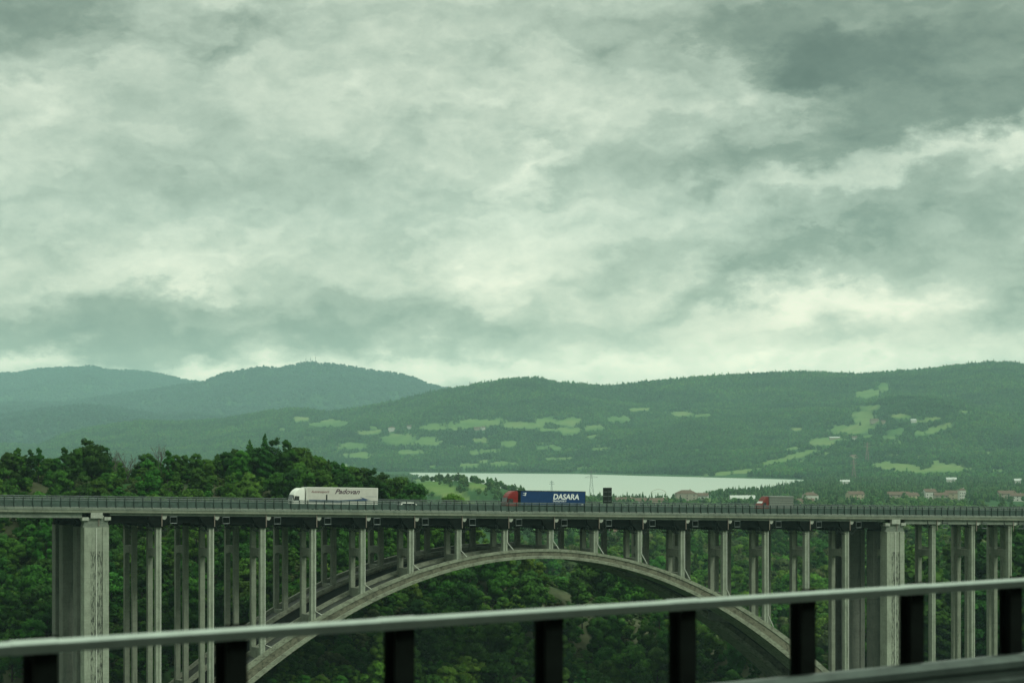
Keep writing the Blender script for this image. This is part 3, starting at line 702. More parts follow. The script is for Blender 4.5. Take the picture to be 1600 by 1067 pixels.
b = MB(); b.box(2.05,7.7,0,2.4,1.0,3.55); bx = b.build('cargo_box', M['grey'], tk3, False, .03)
b = MB()
for z in (1.5, 1.95, 2.4, 2.85): b.box(2.06,7.69,-.02,.0,z,z+.05)
b.box(2.04,7.71,-.012,2.412,3.46,3.565); b.build('rib', M['skirt'], bx)
b = MB(); b.box(.3,7.6,.7,1.7,.6,.95); b.build('chassis', M['sign'], tk3)
for x in (.95, 5.9):
    for y in (.03, 1.95): wheel(tk3, x, y, .45, .32)
# white car
car = veh('estate_car', 617, 8.2, 'white car passing behind the white lorry, roof just above the guard rail', 'car'); place(car, 617, 8.2)
bd = loft_body([(.25,.05,4.5,0,1.78,.25),(.5,0,4.55,0,1.78,.3),(.78,.1,4.55,.02,1.76,.3),(.92,.75,4.5,.08,1.70,.25),(1.2,1.25,4.35,.18,1.60,.2),(1.43,1.75,4.1,.26,1.52,.2),(1.47,1.95,3.9,.34,1.44,.2)]).build('body', M['white'], car, True)
b = MB(); b.prism([(1.25,.96),(2.3,.95),(2.3,1.36),(1.85,1.36)], .05, .20); b.prism([(2.4,.95),(3.3,.95),(3.3,1.36),(2.4,1.36)], .05, .20); b.prism([(3.4,.95),(4.2,1.0),(4.0,1.34),(3.4,1.36)], .05, .20); b.build('side_window', M['glass'], bd)
b = MB(); b.loft([[(.76,.2,.95),(1.0,.2,.95),(1.0,1.58,.95),(.76,1.58,.95)],[(1.62,.32,1.40),(1.8,.32,1.40),(1.8,1.46,1.40),(1.62,1.46,1.40)]]); b.build('windscreen', M['glass'], bd)
for y in (.12, 1.36):
    b = MB(); b.box(.02,.2,y,y+.3,.58,.72); b.build('headlight', M['lamp_glass'], bd)
for x in (.85, 3.55):
    for y in (-.01, 1.57): wheel(car, x, y, .32, .22)

# ------------------------------------------------------------------ steel railing of the road we stand on
P0, P1 = Vector((-3.07, 13.63, 0)), Vector((4.59, 20.40, 0)); RD = (P1-P0).normalized(); RL = (P1-P0).length; RA = math.atan2(RD.y, RD.x)
rl = empty('steel_railing', (P0.x, P0.y, -2.42), (0, 0, RA)); tag(rl, 'blurred grey steel guard railing with dark posts along the near road edge', 'railing')
us = [(.021 + .1375*k)*RL for k in range(-6, 15)]
A0, A1 = us[0]-.7, us[-1]+.7
b = MB(); n = 20
def sec(x, k=1.0, lift=0):
    half = [(-.030,-.046),(-.040,.012),(-.0385,.020),(-.035,.027),(-.030,.033),(-.023,.038),(-.015,.0415),(-.007,.0435)]
    k *= .92; pr = [(x, k*y, 1.22+lift+k*z) for y, z in half + [(0,.044)] + [(-y, z) for y, z in half[::-1]]]
    return pr
b.loft([sec(x) for x in (A0, A1)]); b.build('handrail', M['rail_steel'], rl)
b = MB(); pr = [(0,.32),(.03,.31),(.08,.26),(.08,.21),(.03,.17),(.03,.14),(.08,.10),(.08,.05),(.03,.0),(0,-.01)]
pr = [(-y, z+.27) for y, z in pr]; pr2 = pr + [(y+.012, z) for y, z in pr[::-1]]
b.loft([[(x, y, z) for y, z in pr2] for x in (A0, A1)]); b.build('lower_rail', M['guard_steel'], rl)
pm = None
for k, u in enumerate(us):
    if pm is None:
        p = MB(); p.box(-.085,.085,.052,.066,0,1.275); p.box(-.085,.085,.17,.184,0,1.24); p.box(-.01,.01,.066,.17,0,1.24); p.box(-.14,.14,.03,.21,-.02,-.001); o = p.build('post', M['post_black'], rl); pm = o.data
    else: o = link('post', pm, rl)
    o.location = (u+.13, 0, 0)
sm = None
for k, u in enumerate(us):
    if k % 2: continue
    if sm is None:
        p = MB(); p.loft([sec(-.15,1.0,.0), sec(-.145,1.09,.001), sec(.16,1.09,.001), sec(.165,1.0,.0)]); o = p.build('joint_sleeve', M['rail_steel'], rl); sm = o.data
    else: o = link('joint_sleeve', sm, rl)
    o.location = (u, 0, 0)
nd = MB(); c, s = math.cos(RA), math.sin(RA)
def rp(x, y, z): return (P0.x + x*c - y*s, P0.y + x*s + y*c, z)
nd.loft([[rp(x, y, z) for y, z in ((-26,-2.60),(-.5,-2.60),(-.5,-2.44),(.35,-2.44),(.35,-3.2),(-26,-3.2))] for x in (-60, 80)])
tag(nd.build('road', M['near_asphalt']), 'near road deck the viewer travels on', None, None, 'structure')

vs_, fs_ = [], []; gxs = np.linspace(-900, 900, 37); gys = [-45,-80,-130,-200,-300,-420]; gz = [-6, 8, 28, 55, 85, 100]  # added unseen slope behind the viewer, darkens rail reflections and ambient light
for y, z in zip(gys, gz):
    for x in gxs: vs_.append((x, y + 12*math.sin(x*.013+y), z + 9*math.sin(x*.021+y*.7)))
for j in range(len(gys)-1):
    for i in range(36): a_ = j*37+i; fs_.append((a_, a_+1, a_+38, a_+37))
mb = MB(); mb.add(vs_, fs_); tag(mb.build('hillside', M['ground'], None, True), 'added unseen green slope behind the near road, darkening reflections', None, None, 'structure')

# ------------------------------------------------------------------ tree prototypes
def leaf_mesh(name, blobs, n, size, mat, seed, flat=.55):
    r = np.random.default_rng(seed); bl = np.array(blobs, float)     # x,y,z,rx,rz
    vol = (bl[:,3]**2*bl[:,4])**.72; pick = r.choice(len(bl), n, p=vol/vol.sum())
    dirs = r.normal(size=(n, 3)); dirs /= np.linalg.norm(dirs, axis=1)[:,None]
    rad = (.42 + .62*r.random(n)**.6)
    c = bl[pick,:3] + dirs*np.stack([bl[pick,3], bl[pick,3], bl[pick,4]], 1)*rad[:,None]
    nrm = dirs*.8 + r.normal(size=(n,3))*.55 + np.array([0,0,.35]); nrm /= np.linalg.norm(nrm, axis=1)[:,None]
    a = np.cross(nrm, r.normal(size=(n,3))); a /= np.linalg.norm(a, axis=1)[:,None]; bb = np.cross(nrm, a)
    s = size*(.55+.8*r.random(n))[:,None]
    a *= s; bb *= s*(.55+.4*r.random(n))[:,None]
    k = r.random((n,4,1))*.5+.75; dz = nrm*s*.22
    q = np.stack([c-a*k[:,0]-dz, c+bb*k[:,1], c+a*k[:,2]-dz, c-bb*k[:,3]], 1).reshape(-1,3)
    me = bpy.data.meshes.new(name)
    me.vertices.add(4*n); me.vertices.foreach_set('co', q.astype(np.float32).ravel())
    me.loops.add(4*n); me.loops.foreach_set('vertex_index', np.arange(4*n, dtype=np.int32))
    me.polygons.add(n); me.polygons.foreach_set('loop_start', np.arange(0, 4*n, 4, dtype=np.int32)); me.update(calc_edges=True)
    cc = np.array([0, 0, bl[:,2].mean()*.85]); od = (c-cc)/np.array([bl[:,0].std()*1.6+.5, bl[:,1].std()*1.6+.5, bl[:,2].std()*1.6+.5]); od /= np.linalg.norm(od, axis=1)[:,None]+1e-6
    vn = .75*dirs + .55*od + .30*nrm; vn /= np.linalg.norm(vn, axis=1)[:,None]
    at = me.attributes.new('nrm', 'FLOAT_VECTOR', 'FACE'); at.data.foreach_set('vector', vn.astype(np.float32).ravel())
    at = me.attributes.new('clump', 'FLOAT', 'FACE')
    tone = r.random(len(bl))[pick]*.65 + r.random(n)*.35
    at.data.foreach_set('value', tone.astype(np.float32)); me.materials.append(mat)
    return me
def trunk_mesh(name, h, r0, limbs, seed, mat):
    r = random.Random(seed); b = MB(); bend = r.uniform(-.5,.5), r.uniform(-.5,.5)
    def pt(f): return Vector((bend[0]*f*f, bend[1]*f*f, h*f))
    b.tube([pt(f) for f in (-.08,.0,.15,.4,.7,.95)], [r0*1.3,r0*1.15,r0*.9,r0*.7,r0*.4,r0*.1], 7)
    for k in range(limbs):
        f = .3 + .6*k/max(1, limbs-1)*r.uniform(.8,1.05); f = min(f, .9); a = k*2.4+r.uniform(-.4,.4); ln = h*(.34-.18*f)*r.uniform(.8,1.3)
        p = pt(f); e = p+Vector((math.cos(a)*ln, math.sin(a)*ln, ln*.75)); m_ = (p+e)/2+Vector((0,0,-.06*ln))
        b.tube([p, m_, e], [r0*.36*(1.1-f), r0*.22*(1.1-f), .02], 5)
    me_o = b.build(name, mat); me = me_o.data; bpy.data.objects.remove(me_o); return me
def blobs_broad(seed, h, w_, n=22, base=.22, shape=1.0):
    r = random.Random(seed); out = []; n = int(n*1.75) if n > 12 else n
    for k in range(n):
        f = r.random(); z = h*(base+(1-base)*f*.93)
        env = w_*(math.sin(math.pi*min(1, .12+.80*f**.8*shape))**.75)
        a = r.uniform(0, 6.283); q = env*math.sqrt(r.random())*.82
        rr = w_*r.uniform(.17,.36)*(1.05-.35*f)
        out.append((q*math.cos(a), q*math.sin(a), z, rr, rr*r.uniform(.6,.9)))
    out.append((0,0,h*.93, w_*.22, h*.08)); out.append((w_*.1,0,h*.7,w_*.36,h*.11))
    return out
def blobs_conifer(seed, h, w_):
    r = random.Random(seed); out = []
    for k in range(26):
        f = k/25; z = h*(.16+.82*f); q = w_*(1-f)**.8; a = k*2.4
        for m_ in range(2): out.append((q*.6*math.cos(a+m_*3.1), q*.6*math.sin(a+m_*3.1), z, .18+q*.5, .22+.05*h*(1-f)*.4))
    return out
TONES = {'valley': M['fol_valley'], 'dark': M['fol_dark'], 'mid': M['fol_mid'], 'light': M['fol_light'], 'olive': M['fol_olive']}
SHAPES = {}                       # shape -> (crown blobs, leaves, size, height, trunk)
def proto(shape, blobs, n, size, h, r0, limbs, seed, tones, bark=M['bark']):
    tm = trunk_mesh('trunk', h*.9, r0, limbs, seed, bark)
    base = leaf_mesh('crown', blobs, n, size, TONES[tones[0]], seed)
    d_ = {}
    for k, t_ in enumerate(tones):
        me = base if k == 0 else base.copy()
        me.materials.clear(); me.materials.append(TONES[t_]); d_[t_] = me
    SHAPES[shape] = (tm, d_, h)
proto('round', blobs_broad(1, 10.5, 3.9, 24, .24), 6200, .235, 10.5, .22, 8, 101, ('dark','mid','light','olive'))
proto('spreading', blobs_broad(2, 9.5, 4.9, 26, .30, .95), 6600, .24, 9.5, .25, 9, 102, ('dark','mid','light','olive'))
proto('slender', blobs_broad(3, 12.5, 2.8, 22, .26, 1.05), 5200, .225, 12.5, .20, 9, 103, ('dark','mid','light'))
proto('ragged', blobs_broad(4, 12.0, 3.8, 17, .34), 4300, .22, 12.0, .22, 10, 104, ('dark','mid'))
proto('bushy', blobs_broad(5, 6.2, 3.2, 18, .06), 4600, .21, 6.2, .13, 6, 105, ('mid','light','olive'))
proto('conical', blobs_conifer(6, 13.0, 2.6), 4400, .21, 13.0, .2, 6, 106, ('dark','mid'))
def bare_mesh(seed):
    r = random.Random(seed); b = MB()
    def br(p, d_, ln, rad, lev):
        e = p+d_*ln; m_ = (p+e)/2 + Vector((r.uniform(-1,1),r.uniform(-1,1),0))*ln*.06
        b.tube([p, m_, e], [rad, rad*.8, rad*.55], 5 if lev < 2 else 3)
        if lev >= 4: return
        for k in range(4 if lev else 6):
            f = r.uniform(.4, 1); q = p+d_*ln*f
            nd_ = (d_ + Vector((r.uniform(-1,1), r.uniform(-1,1), r.uniform(.0,.7)))*.75).normalized()
            br(q, nd_, ln*r.uniform(.42,.62), rad*.5, lev+1)
    br(Vector((0,0,-.5)), Vector((.04,.02,1)).normalized(), 5.4, .17, 0)
    o = b.build('limbs', M['bark_pale']); me = o.data; bpy.data.objects.remove(o); return me
BARE = [bare_mesh(1), bare_mesh(2)]
ORD = ['first','second','third','fourth','fifth','sixth','seventh','eighth','ninth','tenth','eleventh','twelfth','thirteenth','fourteenth','fifteenth','sixteenth']
NAMES = {'round':'broadleaf_tree','spreading':'broadleaf_tree','slender':'slender_tree','ragged':'ragged_tree','bushy':'bushy_tree','conical':'conifer_tree'}
used_labels = {}
COLPX = [(CX+F*to_world(k*SP,0,0).x/to_world(k*SP,0,0).y) for k in range(16)]
def where(px, pyb, pyt):
    if pyb < 792 or pyt < 765:
        lvl = 'on skyline' if pyb < 768 else 'on bank above deck'
    else:
        lvl = ['high on slope','midway up slope','low on slope','in gorge'][int(np.clip((pyb-800)//75, 0, 3))]
    if px < 60: w_ = 'left of the left pier'
    elif px < 215: w_ = 'behind the left pier'
    elif px > 1345: w_ = 'behind the right pier'
    else:
        k = int(np.argmin([abs(px-c_) for c_ in COLPX])); w_ = 'behind the %s column' % ORD[k]
    return lvl, w_
TREES = []
def add_tree(X, Y, shape, tone, s, rot, z=None):
    z = ground(X, Y) if z is None else z
    tm, crowns, h = SHAPES[shape]
    e = empty(NAMES[shape], (X, Y, z-.15), (0, 0, rot)); e.scale = (s, s, s*random.uniform(.92,1.1))
    link('trunk', tm, e); link('crown', crowns[tone], e)
    px = CX+F*X/Y; pyb = HY-F*z/Y; pyt = HY-F*(z+h*s)/Y
    lvl, w_ = where(px, pyb, pyt)
    size = 'tall' if h*s > 11.5 else ('low' if h*s < 6.5 else 'medium')
    tn = {'dark':'dark','mid':'green','light':'light green','olive':'olive'}[tone]
    TREES.append((e, f'{size} {tn} {shape} tree {lvl} {w_}', px, pyt))
    return e
def add_bare(X, Y, s, rot, k):
    z = ground(X, Y); e = empty('bare_tree', (X, Y, z-.1), (0,0,rot)); e.scale = (s,s,s); link('limbs', BARE[k % 2], e)
    px = CX+F*X/Y; lvl, w_ = where(px, HY-F*z/Y, HY-F*(z+9*s)/Y)
    TREES.append((e, f'leafless pale grey tree {lvl} {w_}', px, HY-F*(z+9*s)/Y))
# skyline trees: (px, top y, shape, tone)
SKY = [(-25,706,'round','dark'),(12,703,'round','dark'),(28,702,'slender','mid'),(47,698,'slender','dark'),(60,700,'slender','mid'),(75,716,'bushy','mid'),(88,712,'round','dark'),(100,699,'slender','dark'),
 (132,679,'ragged','dark'),(124,700,'round','mid'),(143,690,'spreading','dark'),(160,692,'ragged','dark'),(172,722,'slender','mid'),(190,725,'ragged','mid'),(218,708,'ragged','dark'),(232,706,'round','dark'),
 (246,722,'bushy','mid'),(262,708,'slender','mid'),(276,711,'round','mid'),(290,710,'round','dark'),(305,712,'round','mid'),(320,714,'spreading','mid'),(340,712,'slender','mid'),(352,704,'round','dark'),
 (366,698,'round','dark'),(390,681,'conical','mid'),(376,702,'round','mid'),(414,682,'conical','dark'),(402,696,'spreading','dark'),(433,686,'ragged','dark'),(447,690,'slender','dark'),(456,700,'round','dark'),
 (476,701,'spreading','mid'),(492,707,'round','mid'),(513,712,'conical','dark'),(522,718,'round','dark'),(536,726,'slender','mid'),(552,730,'round','dark'),(566,729,'spreading','dark'),(585,733,'ragged','dark'),
 (597,738,'ragged','dark'),(606,750,'bushy','mid'),(630,750,'spreading','dark'),(644,753,'round','dark'),(655,765,'bushy','light'),(668,772,'bushy','mid'),(705,771,'round','light'),(722,780,'bushy','mid'),(600,757,'round','mid'),(508,733,'spreading','mid'),(540,745,'round','mid'),(575,750,'bushy','mid')]
for k, (px, pyt, shp, tone) in enumerate(SKY):
    Y = 484 + ((k*53) % 17) - (8 if pyt > 730 else 0); X = (px-CX)/F*Y; z = ground(X, Y); zt = (HY-pyt)/F*Y
    h = SHAPES[shp][2]; s = (zt-z)/h/.98
    s = float(np.clip(s, .45, 1.25)); z2 = zt - h*s*.98
    e = add_tree(X, Y, shp, tone, s, k*1.9, min(z2, z+.4))
for k, px in enumerate((178, 201, 252)): add_bare((px-CX)/F*(492+k), 492+k, .85+.08*(k % 3), k*1.7, k)
for k in range(30):
    px = -10+k*21.5+random.uniform(-6,6); pyt = itp(px, [(0,712),(150,716),(200,726),(300,722),(400,706),(460,708),(520,730),(600,752),(660,772)])+random.uniform(-4,6)
    shp, tone = [('round','mid'),('spreading','mid'),('round','dark'),('slender','mid'),('spreading','light')][k % 5]
    Y = 503+random.uniform(0,8); X = (px-CX)/F*Y; z = ground(X, Y); zt = (HY-pyt)/F*Y; h = SHAPES[shp][2]; q = float(np.clip((zt-z)/h, .5, 1.2))
    add_tree(X, Y, shp, tone, q, k*2.1, min(zt-h*q, z+.4))
# trees of the slope and the gorge
cand = []
gx = np.arange(-135, 95, 6.4)
for X_ in gx:
    for Y_ in np.arange(338, 486, 6.8):
        X = X_+random.uniform(-2.6,2.6); Y = Y_+random.uniform(-2.6,2.6); px = CX+F*X/Y
        dd = -(X-X0)*math.sin(AL)+(Y-Y0)*math.cos(AL)
        z = ground(X, Y); pyb = HY-F*z/Y
        tt = (X-X0)*math.cos(AL)+(Y-Y0)*math.sin(AL)
        if px < -25 or px > 1330 or pyb > 1190: continue
        if dd < 23.5:
            if not (PIERS[0]+8 < tt < PIERS[1]-8) or dd < -26: continue
            if min(za(q)-th(q) for q in (tt-4, tt, tt+4)) < z+13.5: continue
        if z > itp(px, CREST)+5: continue
        cand.append((X, Y, z, px, pyb))
random.shuffle(cand)
NT = 206
print('slope tree candidates', len(cand))
for k, (X, Y, z, px, pyb) in enumerate(cand[:NT]):
    hi = pyb < 800
    if hi:
        shp = random.choice(['bushy','bushy','round','spreading']); tone = random.choice(['mid','light','mid','olive']) if shp != 'round' else random.choice(['mid','dark'])
        s = random.uniform(.42,.75)
    else:
        shp = random.choice(['round','round','spreading','spreading','slender','ragged','bushy'])
        tone = random.choice(list(set(SHAPES[shp][1].keys()) & ({'dark','mid','light'} if random.random() < .9 else {'dark','mid','light','olive'})))
        if px < 330 and tone == 'light': tone = 'mid'
        s = random.uniform(.7,1.08)
    add_tree(X, Y, shp, tone, s, random.uniform(0,6.28))
seen = {}
for e, lab, px, pyt in TREES: seen.setdefault(lab, []).append((px, pyt, e))
for lab, lst in seen.items():
    if len(lst) == 1: es = [(lab, lst[0][2])]
    elif len(lst) == 2:
        lst.sort(key=lambda q: q[0]); es = [(lab+', left of two', lst[0][2]), (lab+', right of two', lst[1][2])]
    elif len(lst) == 3:
        lst.sort(key=lambda q: q[0]); es = [(lab+', leftmost of three', lst[0][2]), (lab+', middle of three', lst[1][2]), (lab+', rightmost of three', lst[2][2])]
    else: es = [(lab, q[2]) for q in lst]
    for l_, e in es: tag(e, l_, 'tree', 'trees of the gorge and hill behind the viaduct')

# ------------------------------------------------------------------ houses
CLEAR = []
def clear(px, Y, dep=.93):
    k = np.ones(len(px), bool)
    for a, y, w_, q in CLEAR: k &= ~((np.abs(px-a) < w_) & (Y < y+8) & (Y > y*dep))
    return k
def house(px, py, w_, d_, h_, wall, roof, rot, label, kind='gable', group='houses of the valley and hill', name='house', nwin=3, y0=640):
    p = hit(px, py, y0); e = empty(name, (p.x, p.y, p.z-.3), (0, 0, rot)); tag(e, label, 'house' if name == 'house' else name.replace('_',' '), group)
    CLEAR.append((px, p.y, w_/2/p.y*F*.9, p.y))
    b = MB(); b.box(-w_/2, w_/2, -d_/2, d_/2, -1.5, h_)
    rh = d_*.28
    if kind == 'gable': b.add([(-w_/2,-d_/2,h_),(-w_/2,d_/2,h_),(-w_/2,0,h_+rh),(w_/2,-d_/2,h_),(w_/2,d_/2,h_),(w_/2,0,h_+rh)], [(0,2,1),(3,4,5)])
    b.build('wall', M[wall], e)
    b = MB(); o = .4
    if kind == 'gable':
        b.loft([[(x,-d_/2-o,h_-o*.5),(x,0,h_+rh),(x,d_/2+o,h_-o*.5),(x,d_/2+o,h_-o*.5+.25),(x,0,h_+rh+.28),(x,-d_/2-o,h_-o*.5+.25)] for x in (-w_/2-o, w_/2+o)])
    else:
        b.loft([[(-w_/2-o,-d_/2-o,h_+.01),(w_/2+o,-d_/2-o,h_+.01),(w_/2+o,d_/2+o,h_+.01),(-w_/2-o,d_/2+o,h_+.01)],[(-w_*.22,-.3,h_+rh),(w_*.22,-.3,h_+rh),(w_*.22,.3,h_+rh),(-w_*.22,.3,h_+rh)]])
    rf = b.build('roof', M[roof], e)
    b = MB(); b.box(w_*.18,w_*.18+.8,.3,1.1,h_+rh*.4,h_+rh+1.0); b.build('chimney', M[wall], rf)
    fl = max(1, int(h_//3))
    for q in range(fl):
        for k in range(nwin):
            x = -w_/2+(k+.5)*w_/nwin; z = q*3+1.1
            b = MB(); b.box(x-.5,x+.5,-d_/2-.05,-d_/2+.1,z,z+1.4); b.build('window', M['glass'], e)
    return e
H = [
 (612,674,20,12,11,'wall_white','roof',.2,'tall white house on the far hillside, leftmost above the round meadow','hip'),
 (640,670,14,10,8,'wall_white','roof',-.3,'small white house right of the tall white one on the far hill','gable'),
 (746,672,20,12,6,'wall_pink','roof',.1,'pinkish farmhouse on the far hill below the long meadow, the larger left one','gable'),
 (755,672,12,10,8,'wall_white','roof',.5,'pale small farm building touching the pinkish hill farmhouse on its right','gable'),
 (1366,661,20,12,8,'wall_pink','roof',.3,'pink farmhouse among stepped meadows on the right hill','gable'),
 (1381,662,14,10,6,'wall_ochre','roof',-.2,'ochre cottage right of the pink hill farmhouse','gable'),
 (1427,660,14,10,6,'wall_white','roof_grey',.1,'lone white house in the woods right of the stepped meadows','gable'),
 (1336,687,16,10,6,'wall_white','roof',.0,'white house below the large sloping meadow on the right hill','gable'),
 (1304,686,26,8,4,'wall_pink','roof_grey',.1,'long low pale shed below the large hill meadow','gable'),
 (1334,718,20,12,8,'wall_ochre','roof',.2,'cream house low on the right hill beside the red pylon','hip'),
 (1072,785,22,13,10,'wall_pink','roof',.1,'broad pink block by the lake trees, left of the white shed','hip'),
 (1097,784,13,10,7,'wall_white','roof',-.2,'small white house between the pink block and the white shed','gable'),
 (1160,786,26,12,5,'wall_white','roof_grey',.05,'long white roofed shed just left of the short red lorry','gable'),
 (1266,785,15,12,8,'wall_white','roof',.1,'white two storey villa right of the short red lorry','hip'),
 (1256,789,20,10,4,'wall_ochre','roof',-.1,'low ochre outbuilding in front of the white villa','gable'),
 (1336,780,18,11,6,'wall_ochre','roof',.3,'ochre house with tiled roof, leftmost of the right hand village','gable'),
 (1404,781,24,12,6,'wall_pink','roof',-.1,'wide pink tiled house amid dark trees of the right hand village','gable'),
 (1424,782,14,10,6,'wall_ochre','roof',.4,'small ochre house beside the wide pink village house','gable'),
 (1452,779,13,11,8,'wall_white','roof',.2,'white tall village house between dark cypresses','gable'),
 (1470,782,15,10,6,'wall_pink','roof',.0,'pink village house right of the cypress house','gable'),
 (1490,780,18,11,7,'wall_ochre','roof',-.3,'ochre village house next to the narrow white tower house','gable'),
 (1503,781,7,7,11,'wall_white','roof',.1,'narrow white tower house in the right hand village','hip'),
 (1572,779,20,12,6,'wall_pink','roof',.2,'pink tiled house at the far right edge of the village','gable'),
 (1590,783,14,10,6,'wall_white','roof',-.2,'white low house at the right frame edge','gable'),
 (1320,757,15,10,5,'wall_white','roof_grey',.05,'white boathouse at the right tip of the lake','gable'),
 (1486,753,18,10,5,'wall_white','roof_grey',.02,'long white hall at the foot of the right hill','gable'),
 (1590,755,14,10,5,'wall_white','roof_grey',-.1,'white hall at the right frame edge below the hill','gable'),
 (955,790,20,10,5,'wall_ochre','roof',.1,'low ochre house just right of the dark road sign','gable'),
 (975,789,18,10,5,'wall_pink','roof',.0,'low pink house second to the right of the road sign','gable'),
 (1000,790,22,10,5,'wall_white','roof',-.1,'low white house third to the right of the road sign','gable'),
 (1030,790,18,10,5,'wall_ochre','roof',.2,'low ochre house between road sign and pink block','gable'),
 (955,838,10,8,6,'wall_white','roof',.3,'white house seen under the deck at the tenth column','gable'),
 (968,842,10,8,5,'wall_pink','roof',-.2,'pink house seen under the deck right of the tenth column','gable'),
]
for h_ in H: house(*h_[:9], kind=h_[9])
# ------------------------------------------------------------------ masses of foliage nobody could count
src = bpy.data.collections.new('foliage_sources')
def source(name, me):
    o = bpy.data.objects.new(name, me); src_now.objects.link(o)
def scatter(name, pts, scl, idx_, coll, label):
    me = bpy.data.meshes.new(name); n = len(pts); me.vertices.add(n); me.vertices.foreach_set('co', np.asarray(pts, np.float32).ravel())
    a = me.attributes.new('scl', 'FLOAT_VECTOR', 'POINT'); a.data.foreach_set('vector', np.asarray(scl, np.float32).ravel())
    a = me.attributes.new('idx', 'INT', 'POINT'); a.data.foreach_set('value', np.asarray(idx_, np.int32))
    a = me.attributes.new('rot', 'FLOAT_VECTOR', 'POINT'); rv = np.zeros((n,3), np.float32); rv[:,2] = rng.random(n)*6.28; a.data.foreach_set('vector', rv.ravel())
    o = link(name, me); tag(o, label, None, None, 'stuff')
    g = bpy.data.node_groups.new(name, 'GeometryNodeTree')
    g.interface.new_socket('Geometry', in_out='INPUT', socket_type='NodeSocketGeometry'); g.interface.new_socket('Geometry', in_out='OUTPUT', socket_type='NodeSocketGeometry')
    i = g.nodes.new('NodeGroupInput'); u = g.nodes.new('NodeGroupOutput'); ip = g.nodes.new('GeometryNodeInstanceOnPoints'); ci = g.nodes.new('GeometryNodeCollectionInfo')
    ci.inputs['Collection'].default_value = coll; ci.inputs['Separate Children'].default_value = True; ci.inputs['Reset Children'].default_value = True
    def nat(nm, tp):
        q = g.nodes.new('GeometryNodeInputNamedAttribute'); q.data_type = tp; q.inputs['Name'].default_value = nm
        return [s_ for s_ in q.outputs if s_.enabled and s_.name == 'Attribute'][0]
    ip.inputs['Pick Instance'].default_value = True
    g.links.new(i.outputs[0], ip.inputs['Points']); g.links.new(ci.outputs[0], ip.inputs['Instance'])
    g.links.new(nat('idx','INT'), ip.inputs['Instance Index']); g.links.new(nat('rot','FLOAT_VECTOR'), ip.inputs['Rotation']); g.links.new(nat('scl','FLOAT_VECTOR'), ip.inputs['Scale'])
    g.links.new(ip.outputs[0], u.inputs[0])
    md = o.modifiers.new('scatter', 'NODES'); md.node_group = g
    return o
# near quality sources (unit height 1 -> scaled), sorted by name
near_c = bpy.data.collections.new('near_foliage'); far_c = bpy.data.collections.new('far_foliage'); val_c = bpy.data.collections.new('valley_foliage')
NEARSRC = [('round','mid'),('round','dark'),('spreading','light'),('spreading','mid'),('slender','dark'),('slender','mid'),('conical','dark'),('bushy','olive'),('bushy','light')]
for k, (shp, tone) in enumerate(NEARSRC):
    o = bpy.data.objects.new('s%02d' % k, SHAPES[shp][1][tone]); near_c.objects.link(o)
for k, shp in enumerate(('round','spreading','slender','bushy','conical','conical')):
    me = list(SHAPES[shp][1].values())[0].copy(); me.materials.clear(); me.materials.append(M['fol_mid'] if k == 5 else M['fol_valley']); o = bpy.data.objects.new('v%02d' % k, me); val_c.objects.link(o)
def blob_tree(seed, n, size, h, w_):
    return leaf_mesh('far_crown', blobs_broad(seed, h, w_, 9, .1), n, size, M['fol_far'], seed)
for k in range(5):
    o = bpy.data.objects.new('f%02d' % k, blob_tree(40+k, 150, 1.15, 10.5+k % 3, 4.6)); far_c.objects.link(o)
mount_c = bpy.data.collections.new('mountain_foliage')
for k in range(5):
    me = leaf_mesh('far_crown', blobs_broad(70+k, 10.5+k % 3, 4.6, 9, .1), 120, 1.3, M['fol_mount'], 70+k)
    o = bpy.data.objects.new('m%02d' % k, me); mount_c.objects.link(o)
o = bpy.data.objects.new('f05', leaf_mesh('far_crown', blobs_conifer(60, 14, 2.4), 150, 1.0, M['fol_far'], 60)); far_c.objects.link(o)

def sample(n, p0, p1, y0, y1, sd):
    r = np.random.default_rng(sd); px = p0+(p1-p0)*r.random(n); Y = np.sqrt(y0*y0+(y1*y1-y0*y0)*r.random(n))
    return px, Y, r
def put(px, Y, sink=.3):
    z = terrain(px, Y); return np.stack([(px-CX)/F*Y, Y, z-sink], 1), z
# undergrowth on the near slope
px, Y, r = sample(24000, -60, 1400, 325, 520, 1)
pts, z = put(px, Y); dd = -(pts[:,0]-X0)*math.sin(AL)+(pts[:,1]-Y0)*math.cos(AL)
e_ = fbm(pts[:,0]/26, pts[:,1]/26, 91, 4)*.5+.5 + .25*np.exp(-((px-330)/150)**2-((Y-470)/24)**2)
tt_ = (pts[:,0]-X0)*math.cos(AL)+(pts[:,1]-Y0)*math.sin(AL); nn_ = tt_/SP; und = -.5297*nn_**2+8.1167*nn_-49.52-4.5
k = ((dd > 21.5) | ((dd > -60) & (z+4.5 < und))) & (r.random(len(px)) < np.where(e_ > .62, .2, .8)) & (z > -66)
s = (.14+.36*r.random(k.sum()))[:,None]*np.array([1.2,1.2,1.0])*np.ones((k.sum(),3)); s *= np.where(Y[k] > 470, .7, 1.0)[:,None]
scatter('undergrowth', pts[k], s, r.choice([7,8,8,7,0,3], k.sum()), near_c, 'low green undergrowth covering the gorge slope')
